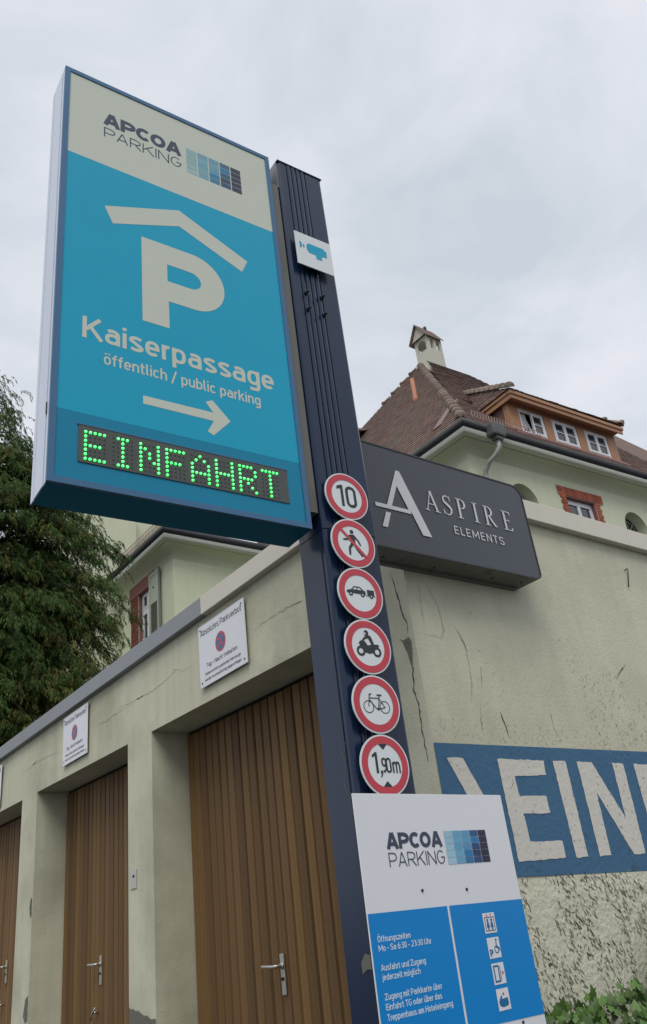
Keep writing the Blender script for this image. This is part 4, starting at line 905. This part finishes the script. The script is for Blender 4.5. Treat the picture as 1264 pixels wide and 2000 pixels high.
q = MB(); q.add([DP(6.10, DO+.16, dz0), DP(6.10, DO+.16, 12.27), DP(6.10, 1.2, 12.27)], [(0,1,2)], 'tile')
ho.part('dormer_cheek', q, dm); q = MB(); q.add([DP(2.20, DO+.16, dz0), DP(2.20, DO+.16, 12.27), DP(2.20, 1.2, 12.27)], [(0,1,2)], 'tile')
q.tube([DP(2.185, DO+.2, dz0+.15), DP(2.185, 1.15, 12.2)], .04, 'orange_wood', 4); ho.part('dormer_cheek', q, dm)
o1 = 3.76; zt_ = 12.38+math.tan(R(41))*(o1-.2)
q = MB(); hL = DP(4.03, 3.44, 14.87); hR = DP(4.35, 3.44, 14.87); cL, cR = DP(2.04, .17, 12.38), DP(6.24, .17, 12.42)
q.add([cL, cR, hR, hL], [(0,1,2,3)], 'tile'); 
eL = DP(2.04, 1.5, 12.38); q.add([cL, hL, eL], [(0,1,2)], 'tile'); eR = DP(6.24, 1.5, 12.42); q.add([cR, eR, hR], [(0,1,2)], 'tile')
ho.part('dormer_roof', q, dm)
# tile courses of the dormer roof: front and left hip
def courses(P0, P1, Q1, Q0, n, name, w=.17):     # P0-P1 eave, Q above
    mb = MB(); nr = (P1-P0).cross(Q0-P0).normalized()
    if nr.z < 0: nr = -nr
    for j in range(n):
        t0, t1 = j/n, (j+1.15)/n; a, b = P0.lerp(Q0, t0), P1.lerp(Q1, t0); c, d = P1.lerp(Q1, t1), P0.lerp(Q0, t1)
        m_ = max(1, int((b-a).length/w))
        for i in range(m_):
            s0, s1 = i/m_+.004, (i+1)/m_-.004; l = .026*random.uniform(.8, 1.25)
            mb.add([a.lerp(b, s0)+nr*l, a.lerp(b, s1)+nr*l, d.lerp(c, s1)+nr*.012, d.lerp(c, s0)+nr*.012, a.lerp(b, s0), a.lerp(b, s1)], [(0,1,2,3), (4,5,1,0)], 'tile')
    ho.part(name, mb, dm, kind='stuff')
courses(cL, cR, hR, hL, 30, 'dormer_tile_courses'); courses(eL, cL, hL.lerp(cL, .02), hL, 22, 'dormer_tile_courses')
ridge_line(cL-Nn*.02, hL, spacing=.42, scale=.95); ridge_line(cR, hR, spacing=.42, scale=.95)
def window(par, P, a0, a1, z0, z1, name, lights=2, rows=2, open_=False, bar=.03, dep=.0, fr=.055):
    """P(a,z,d) with d = outwards"""
    q = MB()
    def bx_(a, b, c, e_, d0, d1, mt):
        v = [P(aa, zz, dd) for dd in (d0, d1) for aa, zz in ((a, c), (b, c), (b, e_), (a, e_))]
        q.add(v, [(0,3,2,1),(4,5,6,7),(0,1,5,4),(1,2,6,5),(2,3,7,6),(3,0,4,7)], mt)
    bx_(a0, a0+fr, z0, z1, 0, .05, 'win_white'); bx_(a1-fr, a1, z0, z1, 0, .05, 'win_white'); bx_(a0+fr+.0005, a1-fr-.0005, z1-fr, z1, 0, .05, 'win_white'); bx_(a0+fr+.0005, a1-fr-.0005, z0, z0+fr, 0, .05, 'win_white')
    fo = ho.part('window', q, par)
    w = (a1-a0-2*fr)/lights
    for i in range(lights):
        l0 = a0+fr+i*w; l1 = l0+w; q = MB(); s_ = .05
        if open_ and i == 0:
            P2 = lambda a, z, d, l0=l0: P(l0+(a-l0)*.94, z, d-.02-(z-z0)/(z1-z0)*.16)
        else: P2 = P
        def b2(a, b, c, e_, d0, d1, mt):
            v = [P2(aa, zz, dd) for dd in (d0, d1) for aa, zz in ((a, c), (b, c), (b, e_), (a, e_))]
            q.add(v, [(0,3,2,1),(4,5,6,7),(0,1,5,4),(1,2,6,5),(2,3,7,6),(3,0,4,7)], mt)
        zz0, zz1 = z0+fr, z1-fr
        b2(l0+.004, l0+s_, zz0, zz1, .012, .062, 'win_white'); b2(l1-s_, l1-.004, zz0, zz1, .012, .062, 'win_white'); b2(l0+s_, l1-s_, zz0, zz0+s_, .012, .062, 'win_white'); b2(l0+s_, l1-s_, zz1-s_, zz1, .012, .062, 'win_white')
        for r2 in range(1, rows): zb = zz0+(zz1-zz0)*r2/rows; b2(l0+s_, l1-s_, zb-.01, zb+.01, .02, .055, 'win_white')
        b2(l0+s_-.004, l1-s_+.004, zz0+s_-.004, zz1-s_+.004, .028, .034, 'glass')
        ho.part('sash', q, fo if par is None else par)
    return fo
for k, (a0, a1) in enumerate(((2.525, 3.395), (3.685, 4.605), (4.905, 5.795))):
    P = lambda a, z, d: DP(a, DO+.07-d, z)
    window(dm, P, a0, a1, dz0+.01, dz1-.005, 'window', 2, 2, k == 0)
    q = MB(); 
    for c0_, c1_ in ((a0+.08, a0+.33), (a1-.36, a1-.2)): q.add([DP(c0_, DO+.10, dz0+.05), DP(c1_, DO+.10, dz0+.05), DP(c1_, DO+.10, dz1-.07), DP(c0_, DO+.10, dz1-.07)], [(0,1,2,3)], 'curtain')
    ho.part('curtain', q, dm)
q = MB(); q.add([DP(2.1, .43, 11.44), DP(6.25, .43, 11.44), DP(6.25, .30, 11.31), DP(2.1, .30, 11.31), DP(6.25, .28, 11.22), DP(2.1, .28, 11.22)], [(0,1,2,3), (3,2,4,5)], 'flash_red'); ho.part('dormer_flashing', q, dm)
# snow guard
def guard(P0, P1, nv, hgt=.20):
    q = MB(); n = int((P1-P0).length/.085)
    for k in (0.02, hgt*.5, hgt): q.tube([P0+Zv*k, P1+Zv*k], .007, 'snow_guard', 4)
    for i in range(n+1): p = P0.lerp(P1, i/n); q.tube([p, p+Zv*hgt], .009, 'snow_guard', 4)
    ho.part('snow_guard', q)
guard(A+U*.35-Nn*.0+Zv*.06, A+U*2.5-Nn*.0+Zv*.06, Nn, .26); guard(B+Vector((.0,.2,.06)), B+Vector((.0,2.6,.06)), Nn, .26)
# rain hopper and downpipe
q = MB(); c0 = HF(.86, 10.72, .45, .55); q.box(c0-Vector((.20,.13,.17)), c0+Vector((.20,.13,.15)), 'gutter_old', .05); q.box(c0-Vector((.11,.09,.26)), c0-Vector((-.11,-.09,.171)), 'gutter_old', .03); ho.part('rain_hopper', q)
q = MB(); q.tube([c0-Zv*.24, c0-Zv*.42, c0+Vector((-.03,.10,-.55)), c0+Vector((-.10,.30,-.68)), HF(.775, 9.92, .45, .10), HF(.77, 9.8, .45, .08), HF(.77, 5, .45, .08)], .055, 'pipe_grey', 12); ho.part('downpipe', q)
# brick framed window in the front wall
q = MB(); fill(q, [[(3.14,8.2),(3.14,10.135),(4.745,10.135),(4.745,8.2)], [(3.40,8.2),(3.40,9.875),(4.43,9.875),(4.43,8.2)][::1]], lambda u, z, d=0: tuple(HF(u, z, .45, .006)), 'mortar')
q = MB()
for lp in ([(3.15,9.88),(4.735,9.88),(4.735,10.125),(3.15,10.125)], [(3.25,8.2),(3.397,8.2),(3.397,9.8795),(3.25,9.8795)], [(4.433,8.2),(4.63,8.2),(4.63,9.8795),(4.433,9.8795)]): q.prism(lp, lambda u, z, d: tuple(HF(u, z, .45, d)), .001, .014, 'mortar')
surround = ho.part('brick_surround', q)
def brick_mesh(w, h, mt, dep=.03):
    b = MB(); v = [U*aa+Zv*zz-Nn*dd for dd in (0, dep) for aa, zz in ((-w/2, -h/2), (w/2, -h/2), (w/2, h/2), (-w/2, h/2))]
    b.add(v, [(0,3,2,1),(4,5,6,7),(0,1,5,4),(1,2,6,5),(2,3,7,6),(3,0,4,7)], mt); return b.mesh('brick')
nb = 21; bw = (4.60-3.30)/nb; sm = brick_mesh(bw-.010, .232, 'brick')
for i in range(nb): ho.place('brick', sm, HF(3.30+(i+.5)*bw, 10.004, .45), surround)
big = brick_mesh(.185, .066, 'brick'); sml = brick_mesh(.145, .066, 'brick')
for j in range(22):
    z = 10.09-j*.078
    for side_, cx_ in ((-1, 3.30), (1, 4.60)):
        if z > 9.88:
            ho.place('brick', sml, HF(cx_+side_*.075, z, .45), surround)
        else:
            me_ = big if j % 2 else sml; w_ = .185 if j % 2 else .145
            ho.place('brick', me_, HF((3.395-w_/2) if side_ < 0 else (4.437+w_/2), z, .45), surround)
window(surround, lambda a, z, d: HF(a, z, .45+.15-d), 3.41, 4.42, 8.35, 9.865, 'window', 2, 3, fr=.07)
q = MB(); q.add([HF(3.5, 9.75, .45, -.13), HF(4.0, 9.75, .45, -.13), HF(4.0, 8.5, .45, -.13), HF(3.5, 8.5, .45, -.13)], [(0,1,2,3)], 'curtain'); ho.part('curtain', q, surround)
for c_ in (1.95, 5.89):      # arched openings
    q = MB(); fn = lambda u, z, d=0: tuple(HF(u, z, .45+.27-d)); fill(q, [[(c_+.46*math.cos(R(t)), 9.47+.46*math.sin(R(t))) for t in range(0, 181, 12)]+[(c_-.46, 9.0), (c_+.46, 9.0)]], fn, 'glass')
    aw = ho.part('arched_window', q)
    q = MB()
    for rr_, ww in ((.41, .05), (.30, .018)): stroke(q, [(c_+rr_*math.cos(R(t)), 9.47+rr_*math.sin(R(t))) for t in range(0, 181, 10)], ww, fn, 'shutter', .02)
    for t in (45, 90, 135): stroke(q, [(c_, 9.47), (c_+.40*math.cos(R(t)), 9.47+.40*math.sin(R(t)))], .02, fn, 'shutter', .025)
    ho.part('glazing_bar', q, aw)
# side window of the wing with brick jamb and shutter
q = MB(); q.prism([(1.45,-.83),(3.02,-.83),(3.02,-.49),(1.45,-.41)], lambda u, z, d: FW(u, z, d), .001, .03, 'stone_red'); q.prism([(2.475,-3.0),(2.98,-3.0),(2.98,-.8305),(2.475,-.8305)], lambda u, z, d: FW(u, z, d), .001, .012, 'mortar'); 
js = ho.part('window_surround', q, label='red stone lintel with brick jamb')
def bm2(w):
    b = MB(); b.box((-.028, -w/2+.006, -.031), (0, w/2-.006, .031), 'brick_old'); return b.mesh('brick')
b1, b2_ = bm2(.30), bm2(.145)
for j in range(26):
    z = B.z-.875-j*.083; y0 = B.y+2.48
    if j % 2: ho.place('brick', b1, (WX, y0+.15, z), js); ho.place('brick', b2_, (WX, y0+.385, z), js)
    else: ho.place('brick', b2_, (WX, y0+.0725, z), js); ho.place('brick', b1, (WX, y0+.31, z), js)
def PW(a, z, d): return Vector((WX+.14-d, B.y+4.19-a, B.z+z))
window(js, PW, 1.73, 2.46, -1.33, -.84, 'window', 2, 1, fr=.06); window(js, PW, 1.73, 2.46, -2.9, -1.335, 'window', 2, 1, fr=.06)
q = MB(); q.add([PW(1.8, -1.5, -.08), PW(2.4, -1.5, -.08), PW(2.4, -2.8, -.08), PW(1.8, -2.8, -.08)], [(0,1,2,3)], 'curtain'); ho.part('curtain', q, js)
q = MB(); sx = WX-.07; y0, y1 = B.y+1.13, B.y+1.68; zt_, zb_ = B.z-.60, B.z-2.7
def sb(a, b, c, e_, mt='shutter', dx=0): q.box((sx-.02-dx, a, c), (sx+.02, b, e_), mt)
sb(y0+.001, y0+.08, zb_, zt_); sb(y1-.08, y1, zb_, zt_); sb(y0+.0805, y1-.0805, zt_-.10, zt_); sb(y0+.0805, y1-.0805, zt_-.86, zt_-.78); 
q.box((sx-.008, y0+.081, zt_-.7795), (sx+.008, y1-.081, zt_-.1005), 'shutter'); q.box((sx+.008, y0+.081, zb_), (sx+.018, y1-.081, zt_-.8605), 'gap'); q.box((sx-.024, y0-.03, zb_), (sx+.03, y0+.0005, zt_+.03), 'shutter_edge')
q.tube([(sx-.009, y0+.30, zt_-.42), (sx-.013, y0+.30, zt_-.42)], .035, 'gap', 8)
sh_ = ho.part('shutter', q, label='pale green louvred window shutter standing open')
lm = MB(); lm.add([(-.016, -.22, -.012), (-.016, .22, -.012), (.016, .22, .022), (.016, -.22, .022), (-.016, -.22, -.020), (-.016, .22, -.020)], [(0,1,2,3), (0,4,5,1)], 'shutter'); lme = lm.mesh('louvre')
for k in range(22): ho.place('louvre', lme, (sx, (y0+y1)/2, zt_-.90-k*.058), sh_)

# ================================================================== CONIFER
tr = Thing('conifer', 'tall dark green conifer with drooping sprays behind the garages', 'tree', (4.0, 16.2, 0))
bk = MB(); ctr = Vector((4.0, 16.2, 0)); TOP = 13.9
bk.tube([ctr+Vector((.12*math.sin(z*.7), .1*math.cos(z*.5), z)) for z in range(0, 15)], .2, 'bark', 9, [max(.02, .24*(1-z/14.4)) for z in range(0, 15)])
tr.part('trunk', bk)
lv = MB(); br = MB(); rnd = random.Random(5)
V = []; Fc = []; Mi = []
def rad(z): 
    t = (TOP-z)/TOP
    return min(2.8, .08+38*t*t) if t > 0 else 0
def needle_spray(p, d, ln, brown):
    """drooping twig: narrow leafy tufts either side"""
    down = Vector((0, 0, -1)); d = d.normalized(); side_ = d.cross(down)
    if side_.length < .01: side_ = Vector((1, 0, 0))
    side_.normalize(); n = max(5, int(ln/.034)); q_ = p.copy()
    for i in range(n):
        t = i/n; dd = (d*(1-t*.8)+down*(.2+t*1.0)).normalized(); q_ = q_+dd*(ln/n)
        for s_ in (-1, 1):
            l = rnd.uniform(.07, .14)*(1-t*.35); w = rnd.uniform(.006, .011)
            e_ = (dd*rnd.uniform(.4, 1.0)+side_*s_*rnd.uniform(.2, .8)+down*rnd.uniform(.4, 1.1)+Vector((rnd.uniform(-.4,.4), rnd.uniform(-.4,.4), 0))).normalized()
            o_ = len(V); ww = e_.cross(Vector((rnd.uniform(-1,1), rnd.uniform(-1,1), rnd.uniform(-1,1)))).normalized()*w
            V.extend([q_-ww*.5, q_+e_*l*.45+ww, q_+e_*l, q_+e_*l*.45-ww]); Fc.append((o_, o_+1, o_+2, o_+3)); Mi.append(brown)
import time
for b_i in range(820):
    z = rnd.uniform(3.2, TOP)**1.0
    if rnd.random() > .45+.55*rad(z)/3: continue
    az = rnd.uniform(0, 2*math.pi); Lb = rad(z)*rnd.uniform(.5, 1.06)
    # keep mostly the half seen from the street
    dirh = Vector((math.cos(az), math.sin(az), 0)); tocam = (Vector((0, 0, 0))-Vector((ctr.x, ctr.y, 0))).normalized()
    if dirh.dot(tocam) < -.55 and rnd.random() < .6: continue
    p = ctr+Vector((0, 0, z)); pts = [p]; rise = rnd.uniform(.15, .45); m_ = 8
    for k in range(1, m_+1): t = k/m_; pts.append(ctr+dirh*Lb*t+Vector((0, 0, z+Lb*(rise*t-.62*t*t))))
    br.tube(pts, .03, 'bark', 5, [max(.006, .045*(1-k/m_)*(.4+Lb/5)) for k in range(m_+1)])
    bt = noise.noise(Vector((math.cos(az)*2, math.sin(az)*2, z*.5)))
    for k in range(int(Lb*15)):
        t = rnd.uniform(.18, 1)**.75; i = min(m_-1, int(t*m_)); c = pts[i].lerp(pts[i+1], t*m_-i)
        sd_ = dirh.cross(Zv)*rnd.choice((-1, 1)); dd = (dirh*rnd.uniform(.4, 1)+sd_*rnd.uniform(.3, 1.5)+Zv*rnd.uniform(-.25, .25)); ln2 = rnd.uniform(.30, .75)*(1.15-t*.5)
        for kk in range(3):
            q2 = c+dd.normalized()*ln2*(kk/3)
            needle_spray(q2, dd+Vector((rnd.uniform(-.8,.8), rnd.uniform(-.8,.8), rnd.uniform(-.4,.1))), ln2*rnd.uniform(.4, .8), 1 if rnd.random() < (.24+bt*.6) else 0)
me = bpy.data.meshes.new('foliage'); me.from_pydata([tuple(v-ctr) for v in V], [], Fc); me.materials.append(M['needle']); me.materials.append(M['needle_brown']); me.polygons.foreach_set('material_index', Mi); me.update()
tr.part('branches', br, kind='stuff'); tr.part('foliage', me, kind='stuff')


# ================================================================== IVY
iv = Thing('ivy_plant', 'green ivy climbing at the foot of the side wall', 'plant', (3.6, 2.45, .5))
def leafmesh(seed):
    r2 = random.Random(seed); out_ = []; lob = [(0,-.10), (.28,-.34), (.52,-.12), (.40,.10), (.62,.34), (.30,.36), (.0,1.0-.1)]
    pts = lob+[(-a, b) for a, b in lob[-2:0:-1]]
    vs = [(0, .18, .06)]+[(a*r2.uniform(.9, 1.1), b*r2.uniform(.93, 1.07), -.16*(a*a)-.05*b*b+r2.uniform(-.02, .02)) for a, b in pts]
    q = MB(); n = len(pts); q.add(vs, [(0, i+1, (i+1) % n+1) for i in range(n)], 'ivy', True)
    q.tube([(0, -.10, -.02), (0, -.6, -.25)], .03, 'ivy_stem', 3); return q.mesh('leaf')
LM = [leafmesh(i) for i in range(4)]
rv = random.Random(3)
def ivy_top(x): # height of the ivy mass over x
    if x < 3.48: return 1.14+.025*math.sin(x*23)
    return 1.14+min(.5, (x-3.48)*.75)+.03*math.sin(x*17)
cnt = 0; stm = MB()
while cnt < 300:
    x_ = rv.uniform(2.62, 3.95); top = ivy_top(x_); z_ = top-abs(rv.gauss(0, .13)); y_ = 2.60-rv.uniform(.0, .20)-(.12 if x_ < 3.6 else .0)*rv.random()
    if z_ < .85: continue
    s_ = rv.uniform(.026, .050)
    iv.place('leaf', LM[cnt % 4], (x_, y_, z_), None, (R(rv.gauss(62, 22)), rv.gauss(0, .4), rv.gauss(-.3, .6)), (s_,)*3); cnt += 1
for k in range(14):
    x_ = 2.85+k*.1; stm.tube([(x_, 2.6, 0), (x_+rv.uniform(-.1,.1), 2.58, .5), (x_+rv.uniform(-.08,.08), 2.6, ivy_top(x_)-.02)], .006, 'ivy_stem', 5)
stm.box((2.8, 2.585, 0), (4.3, 2.62, .001), 'ivy_stem')
iv.part('stem', stm)
lo = MB()
for k in range(1500):
    x_ = rv.uniform(2.62, 4.4); top = ivy_top(x_); z_ = rv.uniform(.3, top-.06); y_ = 2.62-rv.uniform(0, .18); s_ = rv.uniform(.03, .055)
    mt_ = Matrix.LocRotScale(Vector((x_, y_, z_)), (Matrix.Rotation(rv.gauss(-.3, .6), 3, 'Z')@Matrix.Rotation(R(rv.gauss(65, 22)), 3, 'X')).to_quaternion(), Vector((s_,)*3))
    src = LM[k % 4]; lo.add([mt_@v_.co for v_ in src.vertices][:14], [tuple(p.vertices) for p in src.polygons if max(p.vertices) < 14], 'ivy', True)
iv.part('inner_leaves', lo, kind='stuff')
